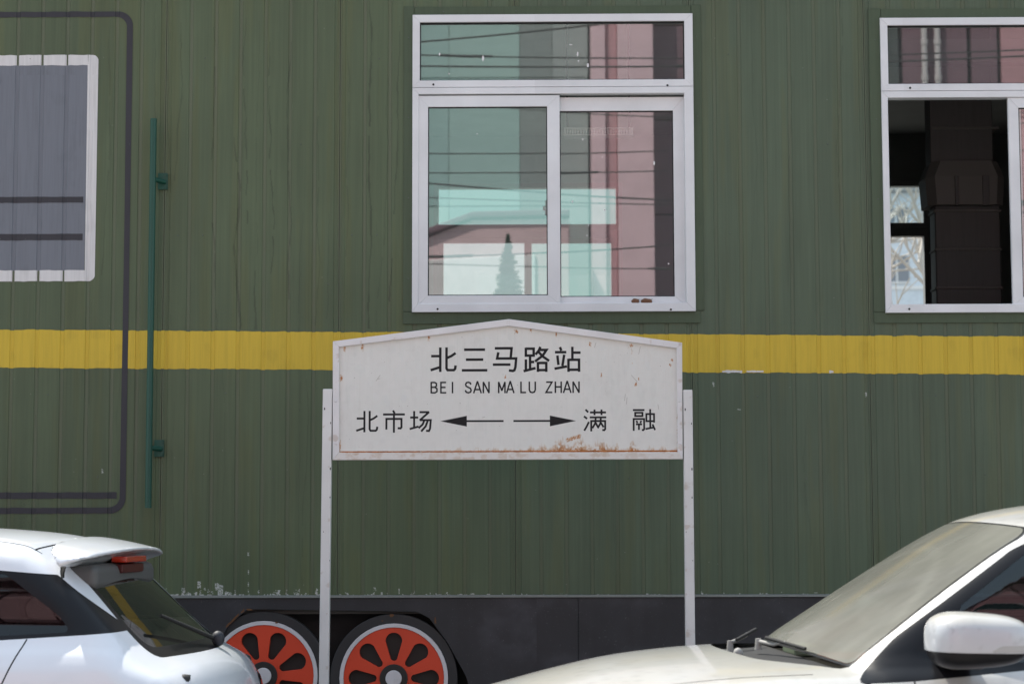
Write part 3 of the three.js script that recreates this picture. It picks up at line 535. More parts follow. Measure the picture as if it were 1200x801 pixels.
  [['B', 505.3, 514], ['E', 516.6, 524.6], ['I', 528, 534], ['S', 544.8, 554.2], ['A', 555.5, 565.2], ['N', 566.2, 575.2], ['M', 584.6, 593.4], ['A', 594.2, 603.6], ['L', 610.4, 618.4], ['U', 620.2, 629.6], ['Z', 640.2, 649], ['H', 651, 659.8], ['A', 661, 670.6], ['N', 671.6, 681]].forEach(([k, a, b]) => draw(k, a, b, 447.3, 460.6, 1.75));
  [['bei', 417.8, 443.5], ['shi', 449.2, 475.3], ['chang', 480.8, 506.8]].forEach(([k, a, b]) => draw(k, a, b, 480.3, 506, 2.3));
  draw('man', 685, 711.4, 479.2, 505.2, 2.2); draw('rong', 742.4, 769, 479.2, 505, 2.1);
  g.fillStyle = ink;
  for (const [tip, base, end] of [[517, 547.8, 591], [676, 645.3, 602.5]]) { g.beginPath(); g.moveTo(X(tip), Y(493)); g.lineTo(X(base), Y(486.8)); g.lineTo(X(base), Y(499.2)); g.fill(); g.fillRect(Math.min(X(base), X(end)), Y(491.9), Math.abs(X(end) - X(base)), 2.1 * K); }
  const tex = new THREE.CanvasTexture(cv); tex.colorSpace = THREE.SRGBColorSpace; tex.magFilter = THREE.LinearFilter;
  const face = phys({ color: rgb(1.0, 0.995, 0.98), roughness: 0.55, specularIntensity: 0.6, map: tex }), [ux0, uy1] = q(U0, V0), [ux1, uy0] = q(U0 + 420, V0 + 175);
  const pts = [[391, 536], [798.5, 535], [798, 404], [596.5, 377], [391.5, 402]].map(([u, v]) => q(u, v));
  const bg = plate(pts.slice().reverse(), -0.006, 0.004, 0.0008), p = bg.attributes.position, uv = bg.attributes.uv;
  for (let i = 0; i < p.count; i++) uv.setXY(i, (p.getX(i) - ux0) / (ux1 - ux0), (p.getY(i) - uy0) / (uy1 - uy0));
  part(S, 'board', bg, face, 'white board with black Chinese and Latin station lettering and arrows');
  const frameTex = dataTex(512, 512, (i, j, o) => { const n = fbm(i / 34, j / 34, 4, 401), c = sstep(0.66, 0.8, n) * 0.35, v = 0.86 + 0.16 * fbm(i / 90, j / 90, 3, 411), s = noise(i / 3, j / 3, 420) > 0.985 ? 0.6 : 0; o[0] = mix(0.72 * v, 0.34, Math.max(c, s)); o[1] = mix(0.71 * v, 0.2, Math.max(c, s)); o[2] = mix(0.71 * v, 0.1, Math.max(c, s)); });
  frameTex.repeat.set(1.4, 1.4);
  const fm = std(rgb(0.97, 0.96, 0.97), 0.5, { map: frameTex });
  const railTex = dataTex(1024, 64, (i, j, o) => { const n = fbm(i / 16, j / 20, 4, 431), k = sstep(0.42, 0.75, n) * (0.35 + 0.5 * noise(i / 70, 3, 432)) * (0.5 + 0.5 * j / 64); o[0] = mix(0.66, 0.42, k); o[1] = mix(0.64, 0.25, k); o[2] = mix(0.61, 0.11, k); });
  railTex.repeat.set(0.55, 16);
  const railM = std(rgb(0.97, 0.96, 0.97), 0.5, { map: railTex });
  const O = { bl: [389.6, 538.8], br: [800.2, 537.8], tr: [799.4, 401.4], ap: [596.5, 373.8], tl: [390, 399.8] }, I = { bl: [397.4, 530.2], br: [794.2, 529.4], tr: [793, 408], ap: [596.5, 381.8], tl: [397.2, 406.4] };
  const bars = { lower_rail: ['bl', 'br'], right_stile: ['br', 'tr'], right_rafter: ['tr', 'ap'], left_rafter: ['ap', 'tl'], left_stile: ['tl', 'bl'] };
  for (const [name, [a, b]] of Object.entries(bars)) {
    const outline = [q(...O[a]), q(...O[b]), q(...I[b]), q(...I[a])];
    part(S, 'frame_bar', plate(outline, -0.03, 0.017, 0.002), name === 'lower_rail' ? railM : fm);
  }
  const postM = std(rgb(0.96, 0.965, 0.955), 0.5, { map: frameTex });
  for (const [u0, u1, v, lean] of [[378.2, 389.3, 455.5, -2], [800.6, 811.6, 456.5, 0]]) {
    const [x0, y1] = q(u0, v), [x1] = q(u1, v), gp = box(x0, x1, -0.1, y1, -0.03, 0.016, 0.004), pp = gp.attributes.position;
    for (let i = 0; i < pp.count; i++) { const t = (y1 - pp.getY(i)) / (y1 + 0.1); pp.setX(i, pp.getX(i) + lean / 240 * t * 2); }
    const post = part(S, 'post', gp, postM);
    for (const c of [[0.05, 0.5], [0.95, 0.62], [0.97, 0.72], [0.95, 0.4], [0.97, 0.88], [0.1, 0.93]].map(([a, t], i) => { const c = new THREE.CircleGeometry(0.0022 + 0.0012 * (i % 3), 7); c.scale(0.7, 1.6, 1); c.translate(mix(x0 + 0.006, x1 - 0.006, a), mix(0.7, y1, t), 0.0168); return c; })) part(post, 'chipped_paint', c, M.darkPaint);
    part(post, 'base_plate', box(x0 - 0.04, x1 + 0.04, -0.002, 0.012, -0.07, 0.056, 0.002), fm);
  }
  for (const u of [393.5, 796.8]) for (const v of [470, 520]) { const [x, y] = q(u, v); const c = new THREE.SphereGeometry(0.005, 8, 5); c.translate(x, y, 0.0165); part(S, 'bolt', c, fm); }
}
// ------------------------------------------------------------------ cars: a signed distance field, meshed, then cut into its panels
function curve(pts) {                                   // monotone cubic through points (x ascending); returns [value, slope]
  const n = pts.length, d = [], m = [];
  for (let i = 0; i < n - 1; i++) d[i] = (pts[i + 1][1] - pts[i][1]) / (pts[i + 1][0] - pts[i][0]);
  m[0] = d[0]; m[n - 1] = d[n - 2];
  for (let i = 1; i < n - 1; i++) m[i] = d[i - 1] * d[i] <= 0 ? 0 : 2 / (1 / d[i - 1] + 1 / d[i]);
  const x0 = pts[0][0], x1 = pts[n - 1][0], N = 1200, V = new Float64Array(N + 1);
  for (let k = 0, i = 0; k <= N; k++) {
    const x = x0 + (x1 - x0) * k / N; while (i < n - 2 && x > pts[i + 1][0]) i++;
    const h = pts[i + 1][0] - pts[i][0], t = (x - pts[i][0]) / h, t2 = t * t, t3 = t2 * t;
    V[k] = (2 * t3 - 3 * t2 + 1) * pts[i][1] + (t3 - 2 * t2 + t) * h * m[i] + (3 * t2 - 2 * t3) * pts[i + 1][1] + (t3 - t2) * h * m[i + 1];
  }
  const step = (x1 - x0) / N;
  return (x) => { const f = clamp((x - x0) / step, 0, N - 1e-6), k = Math.floor(f), a = V[k], b = V[k + 1]; return [a + (b - a) * (f - k) + (x < x0 ? m[0] * (x - x0) : x > x1 ? m[n - 1] * (x - x1) : 0), (b - a) / step]; };
}
const smax = (a, b, k) => { const h = Math.max(k - Math.abs(a - b), 0); return Math.max(a, b) + h * h / (4 * k); };
function surface(sdf, [x0, y0, z0], [x1, y1, z1], h) {   // surface nets, vertices then moved onto the surface
  const nx = Math.ceil((x1 - x0) / h) + 1, ny = Math.ceil((y1 - y0) / h) + 1, nz = Math.ceil((z1 - z0) / h) + 1, V = new Float32Array(nx * ny * nz), at = (i, j, k) => (k * ny + j) * nx + i;
  for (let k = 0; k < nz; k++) for (let j = 0; j < ny; j++) for (let i = 0; i < nx; i++) V[at(i, j, k)] = sdf(x0 + i * h, y0 + j * h, z0 + k * h);
  const id = new Int32Array(nx * ny * nz).fill(-1), pos = [], idx = [];
  const E = [[0, 1], [2, 3], [4, 5], [6, 7], [0, 2], [1, 3], [4, 6], [5, 7], [0, 4], [1, 5], [2, 6], [3, 7]], c = new Array(8);
  for (let k = 0; k < nz - 1; k++) for (let j = 0; j < ny - 1; j++) for (let i = 0; i < nx - 1; i++) {
    let s = 0; for (let q = 0; q < 8; q++) { c[q] = V[at(i + (q & 1), j + (q >> 1 & 1), k + (q >> 2))]; if (c[q] < 0) s |= 1 << q; }
    if (s === 0 || s === 255) continue;
    let X = 0, Y = 0, Z = 0, n = 0;
    for (const [a, b] of E) if ((c[a] < 0) !== (c[b] < 0)) { const t = c[a] / (c[a] - c[b]); X += (a & 1) + t * ((b & 1) - (a & 1)); Y += (a >> 1 & 1) + t * ((b >> 1 & 1) - (a >> 1 & 1)); Z += (a >> 2) + t * ((b >> 2) - (a >> 2)); n++; }
    id[at(i, j, k)] = pos.length / 3; pos.push(x0 + (i + X / n) * h, y0 + (j + Y / n) * h, z0 + (k + Z / n) * h);
  }
  const quad = (a, b, cc, d, flip) => { if (a < 0 || b < 0 || cc < 0 || d < 0) return; flip ? idx.push(a, cc, b, a, d, cc) : idx.push(a, b, cc, a, cc, d); };
  for (let k = 1; k < nz - 1; k++) for (let j = 1; j < ny - 1; j++) for (let i = 1; i < nx - 1; i++) {
    const v = V[at(i, j, k)] < 0;
    if (v !== V[at(i + 1, j, k)] < 0) quad(id[at(i, j - 1, k - 1)], id[at(i, j, k - 1)], id[at(i, j, k)], id[at(i, j - 1, k)], !v);
    if (v !== V[at(i, j + 1, k)] < 0) quad(id[at(i - 1, j, k - 1)], id[at(i - 1, j, k)], id[at(i, j, k)], id[at(i, j, k - 1)], !v);
    if (v !== V[at(i, j, k + 1)] < 0) quad(id[at(i - 1, j - 1, k)], id[at(i, j - 1, k)], id[at(i, j, k)], id[at(i - 1, j, k)], !v);
  }
  const n = pos.length / 3, P3 = new Float32Array(pos), N3 = new Float32Array(n * 3), e = 0.002;
  for (let i = 0; i < n; i++) {
    let x = P3[i * 3], y = P3[i * 3 + 1], z = P3[i * 3 + 2], gx, gy, gz, l;
    for (let it = 0; it < 4; it++) {
      gx = (sdf(x + e, y, z) - sdf(x - e, y, z)) / (2 * e); gy = (sdf(x, y + e, z) - sdf(x, y - e, z)) / (2 * e); gz = (sdf(x, y, z + e) - sdf(x, y, z - e)) / (2 * e); l = gx * gx + gy * gy + gz * gz || 1;
      if (it === 3) break;
      const d = clamp(sdf(x, y, z), -h, h); x -= d * gx / l; y -= d * gy / l; z -= d * gz / l;
    }
    l = Math.sqrt(l); P3[i * 3] = x; P3[i * 3 + 1] = y; P3[i * 3 + 2] = z; N3[i * 3] = gx / l; N3[i * 3 + 1] = gy / l; N3[i * 3 + 2] = gz / l;
  }
  // triangle soup: 18 numbers each
  const out = []; for (let t = 0; t < idx.length; t += 3) { const tri = []; for (let q = 0; q < 3; q++) { const v = idx[t + q] * 3; tri.push(P3[v], P3[v + 1], P3[v + 2], N3[v], N3[v + 1], N3[v + 2]); } out.push(tri); }
  return out;
}
function cut(tris, f) {                                  // [where f < 0, the rest]
  const A = [], B = [];
  for (const t of tris) {
    const d = [f(t[0], t[1], t[2]), f(t[6], t[7], t[8]), f(t[12], t[13], t[14])], neg = d.map((v) => v < 0), n = neg[0] + neg[1] + neg[2];
    if (n === 3) { A.push(t); continue; } if (n === 0) { B.push(t); continue; }
    const k = n === 1 ? neg.indexOf(true) : neg.indexOf(false), V = [0, 1, 2].map((q) => t.slice(((k + q) % 3) * 6, ((k + q) % 3) * 6 + 6)), D = [d[k], d[(k + 1) % 3], d[(k + 2) % 3]];
    const L = (a, b, da, db) => { const s = da / (da - db); return a.map((v, i) => v + (b[i] - v) * s); }, p = L(V[0], V[1], D[0], D[1]), q = L(V[0], V[2], D[0], D[2]);
    (n === 1 ? A : B).push([...V[0], ...p, ...q]);
    (n === 1 ? B : A).push([...p, ...V[1], ...V[2]], [...p, ...V[2], ...q]);
  }
  return [A, B];
}
function band(tris, pts, w, zmin) {                       // the strip of half width w along a line in the side view: [strip, rest]
  const got = [];
  for (let i = 1; i < pts.length; i++) {
    const [ax, ay] = pts[i - 1], [bx, by] = pts[i], l = Math.hypot(bx - ax, by - ay), tx = (bx - ax) / l, ty = (by - ay) / l, s = (x, y) => (x - ax) * -ty + (y - ay) * tx, t = (x, y) => (x - ax) * tx + (y - ay) * ty;
    const [a, b] = strip(tris, [(x, y, z) => zmin - Math.abs(z), (x, y) => s(x, y) - w, (x, y) => -s(x, y) - w, (x, y) => -t(x, y) - w * 0.4, (x, y) => t(x, y) - l - w * 0.4]);
    got.push(...a); tris = b;
  }
  return [got, tris];
}
function strip(tris, fs) { const rest = []; for (const f of fs) { const [a, b] = cut(tris, f); for (const t of b) rest.push(t); tris = a; } return [tris, rest]; }
function soup(tris, inset = 0, tint) {
  const n = tris.length * 3, p = new Float32Array(n * 3), m = new Float32Array(n * 3), uv = new Float32Array(n * 2), c = tint ? new Float32Array(n * 3) : null;
  let v = 0;
  for (const t of tris) for (let q = 0; q < 3; q++, v++) {
    for (let i = 0; i < 3; i++) { m[v * 3 + i] = t[q * 6 + 3 + i]; p[v * 3 + i] = t[q * 6 + i] - inset * t[q * 6 + 3 + i]; }
    uv[v * 2] = p[v * 3] + 0.3 * p[v * 3 + 2]; uv[v * 2 + 1] = p[v * 3 + 1] + 0.7 * p[v * 3 + 2];
    if (c) c.set(tint(p[v * 3], p[v * 3 + 1], p[v * 3 + 2], m[v * 3 + 1]), v * 3);
  }
  const g = new THREE.BufferGeometry();
  g.setAttribute('position', new THREE.BufferAttribute(p, 3)); g.setAttribute('normal', new THREE.BufferAttribute(m, 3)); g.setAttribute('uv', new THREE.BufferAttribute(uv, 2));
  if (c) g.setAttribute('color', new THREE.BufferAttribute(c, 3));
  return g;
}
function poly(pts, r = 0) {                              // signed distance of a polygon in the side view, grown by r
  return (x, y) => {
    let d = 1e9, s = 1;
    for (let i = 0, j = pts.length - 1; i < pts.length; j = i++) {
      const ex = pts[j][0] - pts[i][0], ey = pts[j][1] - pts[i][1], wx = x - pts[i][0], wy = y - pts[i][1], t = clamp((wx * ex + wy * ey) / (ex * ex + ey * ey)), bx = wx - ex * t, by = wy - ey * t;
      d = Math.min(d, bx * bx + by * by);
      const a = y >= pts[i][1], b = y < pts[j][1], cc = ex * wy > ey * wx;
      if ((a && b && cc) || (!a && !b && !cc)) s = -s;
    }
    return s * Math.sqrt(d) - r;
  };
}

function carField({ X0 = 0, L, top, halfWidth, plan, bowF, bowR, crown, wheels, wheelR, edge = 0.07, mid }) {
  return (x, y, z) => {
    const az = Math.abs(z), z2 = z * z, t = sstep(mid - 0.5, mid + 0.5, x), xs = x - bowF(x) * z2 * (1 - t) + bowR * z2 * t;
    const [ty, ts] = top(xs), [w, ws] = halfWidth(y), pl = plan(x)[0];
    const d1 = (y - (ty - crown * z2)) / Math.sqrt(1 + ts * ts), d2 = (az - w * pl) / Math.sqrt(1 + ws * ws * pl * pl);
    let d = smax(d1, d2, edge);
    d = smax(d, smax(X0 + 0.02 - xs, xs - L + 0.02, 0.01), 0.09);
    d = smax(d, 0.24 - y, 0.05);
    for (const wx of wheels) d = Math.max(d, Math.min(wheelR + 0.055 - Math.hypot(x - wx, y - wheelR), az - 0.5));
    return d;
  };
}
const paintWhite = (tint) => phys({ color: tint ? 0xffffff : rgb(0.72, 0.74, 0.78), vertexColors: !!tint, roughness: 0.38, clearcoat: 0.9, clearcoatRoughness: 0.08 });
const cabin = std(rgb(0.02, 0.02, 0.022), 0.7), seatM = std(rgb(0.035, 0.034, 0.034), 0.8), rubber = std(rgb(0.018, 0.018, 0.018), 0.85), gloss = phys({ color: rgb(0.012, 0.012, 0.014), roughness: 0.3, specularIntensity: 0.35 }), seamM = std(rgb(0.015, 0.015, 0.016), 0.9), chrome = std(rgb(0.7, 0.7, 0.72), 0.12, { metalness: 1 });
function wheelGeo(r) { const pts = [[r * 0.62, -0.1], [r * 0.9, -0.11], [r, -0.08], [r, 0.08], [r * 0.9, 0.11], [r * 0.62, 0.1]].map((p) => new THREE.Vector2(...p)); const g = new THREE.LatheGeometry(pts, 40); g.rotateX(Math.PI / 2); return g; }
function addWheels(C, xs, r, half) {
  for (const x of xs) for (const s of [1, -1]) {
    const W = partGroup(C, 'wheel'); W.position.set(x, r, s * (half - 0.13));
    part(W, 'tyre', wheelGeo(r), rubber);
    const rim = [bar([0, 0, -0.02], [0, 0, s * 0.07], 0.06)]; for (let k = 0; k < 5; k++) { const a = k * 1.2566; rim.push(bar([0.04 * Math.cos(a), 0.04 * Math.sin(a), s * 0.05], [r * 0.62 * Math.cos(a), r * 0.62 * Math.sin(a), s * 0.075], 0.03, 0.04, 8)); }
    part(W, 'rim', rim, std(rgb(0.4, 0.4, 0.42), 0.35, { metalness: 0.8 }));
  }
}
function seat(C, x, z, y = 0.55) {
  const G = partGroup(C, 'seat'); part(G, 'cushion', box(x - 0.25, x + 0.25, y - 0.12, y + 0.08, z - 0.25, z + 0.25, 0.06), seatM);
  const b = box(-0.07, 0.07, 0, 0.6, -0.24, 0.24, 0.06); b.rotateZ(-0.3); b.translate(x + 0.24, y + 0.05, z); part(G, 'backrest', b, seatM);
  const h = box(-0.045, 0.045, 0, 0.19, -0.13, 0.13, 0.04); h.rotateZ(-0.2); h.translate(x + 0.44, y + 0.66, z); part(G, 'headrest', h, seatM);
}

// ---- the dusty white car at the right: bonnet, windscreen and door mirror face the left
const RCAR = { x: -0.15, z: 3.44, yaw: 0.075 };
{
  const C = thing('parked_car', 'white car under thick dust, nose to the left, its door mirror nearest the lens', 'car', [RCAR.x, 0.008, RCAR.z]);
  C.rotation.y = RCAR.yaw;
  const X0 = -0.46, L = 4.15, wr = 0.35, wheels = [0.42, 3.1];
  const top = curve([[-0.6, 0.66], [-0.46, 0.76], [-0.36, 0.855], [-0.2, 0.912], [0.04, 0.976], [0.21, 1.02], [0.41, 1.063], [0.55, 1.082], [0.7, 1.096], [0.84, 1.104], [0.95, 1.109], [1.0, 1.116], [1.07, 1.16], [1.46, 1.405], [1.645, 1.512], [1.77, 1.568], [1.92, 1.602], [2.15, 1.628], [2.6, 1.645], [3.1, 1.628], [3.45, 1.555], [3.7, 1.46], [3.88, 1.26], [4.0, 1.05], [4.1, 0.95], [4.25, 0.8]]);
  const half = curve([[0.2, 0.82], [0.4, 0.865], [0.62, 0.895], [0.8, 0.9], [0.92, 0.888], [1.0, 0.862], [1.05, 0.825], [1.09, 0.775], [1.13, 0.745], [1.3, 0.695], [1.5, 0.615], [1.62, 0.55], [1.75, 0.47]]);
  const plan = curve([[-0.6, 0.60], [-0.4, 0.76], [-0.1, 0.91], [0.4, 0.985], [0.9, 1.0], [2.2, 1.0], [3.3, 0.99], [3.8, 0.94], [4.2, 0.82]]);
  const field = carField({ X0, L, top, halfWidth: half, plan, bowF: () => 0.23, bowR: 0.1, crown: 0.075, wheels, wheelR: wr, edge: 0.075, mid: 2.6 });
  let body = surface(field, [-0.6, 0.16, -1.02], [4.3, 1.75, 1.02], 0.024), g;
  const take = (f) => { [g, body] = cut(body, f); return g; };
  const xsOf = (x, z) => x - 0.23 * z * z;
  // windscreen: between the two pillars, from the scuttle to the roof
  const halfGlass = (y) => mix(0.685, 0.535, (y - 1.1) / 0.46);
  const screen = (grow) => (x, y, z) => smax(smax(Math.abs(z) - halfGlass(y) - grow, xsOf(x, z) - 1.715 - grow * 0.7, 0.07), 1.015 - xsOf(x, z) - grow, 0.03);
  const wsBorder = screen(0.012), wsIn = screen(0);
  const glassW = take((x, y, z) => Math.max(wsIn(x, y, z), 1.0 - y)), frit = take((x, y, z) => Math.max(wsBorder(x, y, z), 1.0 - y));
  // scuttle between bonnet and windscreen
  const scut = take((x, y, z) => Math.max(0.80 + 0.1 * z * z - xsOf(x, z) + 0.12 * sstep(0.4, 0.72, Math.abs(z)), xsOf(x, z) - 1.02, Math.abs(z) - 0.70, 0.95 - y));
  // door windows with black surround
  const sill = [[1.125, 1.037], [1.275, 1.169], [1.70, 1.452], [1.86, 1.522], [2.3, 1.565], [2.8, 1.56], [3.2, 1.47], [3.45, 1.3], [3.43, 1.14], [2.6, 1.10], [1.70, 1.077], [1.30, 1.045]];
  const surround = poly(sill, 0.004), side = (f) => (x, y, z) => Math.max(f(x, y), 0.35 - Math.abs(z));
  const front = poly([[1.495, 1.105], [1.50, 1.265], [1.74, 1.432], [1.9, 1.487], [2.25, 1.515], [2.4, 1.515], [2.4, 1.125], [1.9, 1.11]], 0.012), rear = poly([[2.5, 1.13], [2.5, 1.512], [2.8, 1.51], [3.12, 1.44], [3.32, 1.30], [3.34, 1.17]], 0.012);
  const gf = take(side(front)), gr = take(side(rear)), black = take(side(surround));
  // shut lines
  const cutline = (pts, w) => { [g, body] = band(body, pts, w, 0.42); return g; }, takeAll = (fs) => { [g, body] = strip(body, fs); return g; };
  const bl = (x, z) => Math.abs(z) - mix(0.60, 0.745, sstep(-0.3, 0.95, x)), bonnetLine = takeAll([(x, y) => 0.8 - y, (x) => x - 0.99, (x, y, z) => bl(x, z) - 0.003, (x, y, z) => -bl(x, z) - 0.003]);
  const doors = [...cutline([[1.295, 0.35], [1.30, 1.15]], 0.0028), ...cutline([[2.45, 0.33], [2.45, 1.1]], 0.0028), ...cutline([[2.95, 0.6], [3.2, 0.85], [3.4, 1.13]], 0.0028), ...cutline([[1.295, 0.33], [2.45, 0.31], [2.8, 0.33]], 0.0028), ...cutline([[1.05, 0.99], [1.16, 1.037]], 0.003)];
  const lamp = poly([[-0.38, 0.66], [-0.34, 0.78], [0.12, 0.84], [0.0, 0.72]], 0.015), lampG = take((x, y, z) => Math.max(lamp(x, y), 0.36 - Math.abs(z)));
  const grille = take((x, y, z) => Math.max(x + 0.22, Math.abs(y - 0.6) - 0.1, Math.abs(z) - 0.42)), tail = take((x, y, z) => Math.max(3.85 - x, Math.abs(y - 0.95) - 0.1, 0.42 - Math.abs(z)));
  const rearGlass = take((x, y, z) => Math.max(3.7 - x, 1.12 - y, y - 1.42, Math.abs(z) - 0.56)), bottom = take((x, y) => y - 0.37);
  const rail = takeAll([(x, y) => 1.555 - y, (x) => 1.74 - x, (x, y, z) => Math.abs(z) - 0.554, (x, y, z) => 0.536 - Math.abs(z)]);
  const dust = (x, y, z, ny) => {
    const n = fbm(x * 5 + 9, z * 5 + 7, 4, 501), s = fbm(x * 22, z * 22 + y * 9, 3, 511), up = clamp(sstep(0.15, 0.9, ny) * (0.45 + 0.65 * n) + 0.10 * s), w = 0.94 - 0.05 * fbm(x * 8, y * 8 + z * 3, 3, 521) - 0.18 * sstep(0.74, 0.9, noise(x * 90, y * 90 + z * 70, 531)) * noise(x * 6, y * 6, 541);
    return [mix(0.545, 0.50, up) * w, mix(0.565, 0.475, up) * w, mix(0.605, 0.42, up) * w];
  };
  part(C, 'body', soup(body, 0, dust), paintWhite(true));
  const screenM = phys({ color: 0xffffff, vertexColors: true, roughness: 0.12, specularIntensity: 0.6, transmission: 0.50, thickness: 0, ior: 1.4 });
  part(C, 'windscreen', soup(glassW, 0, (x, y, z) => { const n = fbm(x * 4, z * 5, 5, 551) + 0.3 * (fbm(x * 34, z * 34, 2, 556) - 0.5), st = fbm(x * 3 + y * 3, z * 30, 3, 561), arc = sstep(0.01, 0.03, Math.abs(Math.hypot(x - 1.0, z - 0.15) - 0.55)), e = 0.50 + 0.36 * n + 0.16 * st + 0.22 * sstep(1.5, 1.0, x) + 0.1 * (1 - arc) + 0.12 * sstep(1.5, 1.7, x); return [0.36 * e, 0.353 * e, 0.305 * e]; }), screenM, 'dusty windscreen');
  part(C, 'windscreen_border', soup(frit, 0.002), gloss);
  part(C, 'scuttle', soup(scut, 0.022), seamM);
  part(C, 'door_window', soup([...gf].filter((t) => t[2] > 0), 0.002), M.carGlass = phys({ color: rgb(0.22, 0.27, 0.28), roughness: 0.02, transmission: 1, thickness: 0, ior: 1.6 }));
  part(C, 'door_window', soup(gf.filter((t) => t[2] <= 0), 0.002), M.carGlass);
  part(C, 'rear_door_window', soup(gr, 0.002), M.carGlass); part(C, 'rear_screen', soup(rearGlass, 0.002), M.carGlass);
  part(C, 'window_surround', soup(black, 0.001), gloss);
  part(C, 'shut_line', soup([...bonnetLine, ...doors], 0.005), seamM);
  part(C, 'headlight', soup(lampG.filter((t) => t[2] > 0), 0.001), phys({ color: rgb(0.5, 0.5, 0.52), roughness: 0.1, clearcoat: 1 })); part(C, 'headlight', soup(lampG.filter((t) => t[2] <= 0), 0.001), phys({ color: rgb(0.5, 0.5, 0.52), roughness: 0.1, clearcoat: 1 }));
  part(C, 'grille', soup(grille, 0.006), rubber); part(C, 'tail_light', soup(tail, 0.001), phys({ color: rgb(0.35, 0.02, 0.02), roughness: 0.15, clearcoat: 1 }));
  part(C, 'lower_cladding', soup(bottom, 0), rubber); part(C, 'roof_rail', soup(rail, -0.004), std(rgb(0.45, 0.46, 0.48), 0.3, { metalness: 0.6 }));
  part(C, 'dashboard', [box(1.08, 1.6, 0.7, 1.06, -0.66, 0.66, 0.05), box(0.7, 3.6, 0.42, 0.5, -0.72, 0.72)], std(rgb(0.05, 0.048, 0.045), 0.8));
  part(C, 'dash_cloth', box(1.16, 1.34, 1.062, 1.085, 0.02, 0.34, 0.01), std(rgb(0.45, 0.10, 0.06), 0.9)); part(C, 'dash_box', box(1.10, 1.2, 1.062, 1.10, -0.3, -0.08, 0.01), std(rgb(0.55, 0.66, 0.5), 0.8));
  part(C, 'door_lining', [box(1.3, 3.4, 0.5, 1.06, 0.70, 0.74, 0.01), box(1.3, 3.4, 0.5, 1.06, -0.74, -0.70, 0.01), box(1.9, 3.3, 1.555, 1.575, -0.46, 0.46, 0.005)], cabin);
  const sw = new THREE.TorusGeometry(0.18, 0.016, 10, 40); sw.rotateY(Math.PI / 2); sw.rotateZ(-0.4); sw.translate(1.72, 0.98, 0.36); part(C, 'steering_wheel', sw, cabin);
  for (const z of [0.36, -0.36]) { seat(C, 2.1, z); seat(C, 2.9, z, 0.58); }
  addWheels(C, wheels, wr, 0.9);
  // wipers and washer on the scuttle
  const onScreen = (x, z, up) => { let y = 1.05; for (let i = 0; i < 60 && field(x, y, z) < 0; i++) y += 0.005; return [x, y + up, z]; };
  const grey = std(rgb(0.32, 0.31, 0.29), 0.7), wiper = (a, b, c, d) => { const G = partGroup(C, 'wiper'), A = onScreen(...a), B = onScreen(...b), Cc = onScreen(...c), D = onScreen(...d); part(G, 'arm', [bar(A, B, 0.008, 0.006, 8), bar(B, [(Cc[0] + D[0]) / 2, (Cc[1] + D[1]) / 2 + 0.004, (Cc[2] + D[2]) / 2], 0.006, 0.004, 8)], grey); part(G, 'blade', [bar(Cc, D, 0.006, 0.006, 6)], rubber); part(G, 'pivot', bar([A[0], A[1] - 0.03, A[2]], [A[0], A[1] + 0.01, A[2]], 0.013, 0.01), grey); };
  wiper([0.86, -0.06, 0.008], [0.93, -0.12, 0.026], [0.88, -0.04, 0.016], [0.975, -0.16, 0.048]);
  wiper([0.93, 0.12, 0.02], [0.97, 0.2, 0.012], [0.95, 0.16, 0.035], [1.04, 0.40, 0.015]);
  part(C, 'washer_jet', (() => { const s = new THREE.SphereGeometry(0.022, 14, 10); s.scale(0.8, 1.0, 0.8); s.translate(0.85, 1.088, 0.16); return s; })(), grey);
  part(C, 'sticker', (() => { const s = box(1.44, 1.444, 1.31, 1.35, 0.28, 0.3); return s; })(), std(rgb(0.5, 0.12, 0.06), 0.7));
  // door mirror
  for (const s of [1, -1]) {
    const mx = s > 0 ? 1.462 : 1.56, my = s > 0 ? 1.178 : 1.165, mf = (x, y, z) => { const u = (x - mx) / 0.162, v = (y - my) / (0.088 - 0.012 * u), w = (z - s * 0.985) / 0.125; return (Math.pow(Math.pow(Math.abs(u), 3.2) + Math.pow(Math.abs(v), 3) + Math.pow(Math.abs(w), 2.6), 1 / 3) - 1) * 0.08; };
    let m = surface(mf, [1.26, 1.05, s * 0.985 - 0.17], [1.66, 1.3, s * 0.985 + 0.17], 0.012); const tm = (f) => { [g, m] = cut(m, f); return g; };
    const lampLine = poly([[1.47, 1.150], [1.50, 1.166], [1.64, 1.166], [1.64, 1.150]], 0.002), ml = tm((x, y, z) => Math.max(lampLine(x, y), s * (s * 0.985 - z))), face = tm((x, y, z) => Math.max(1.598 - x, Math.abs(y - 1.182) - 0.07, Math.abs(z - s * 0.985) - 0.1)), low = tm((x, y) => y - 1.146 + 0.02 * (x - 1.46));
    const G = partGroup(C, 'door_mirror'); part(G, 'housing', soup(m, 0, dust), paintWhite(true)); part(G, 'lower_housing', soup(low, 0.004), gloss); part(G, 'indicator', soup(ml, 0.001), phys({ color: rgb(0.4, 0.41, 0.42), roughness: 0.12, clearcoat: 1 })); part(G, 'mirror_glass', soup(face, 0.002), chrome);
    part(G, 'foot', [box(1.38, 1.5, 1.085, 1.125, s > 0 ? 0.76 : -0.95, s > 0 ? 0.95 : -0.76, 0.015)], gloss);
  }
}

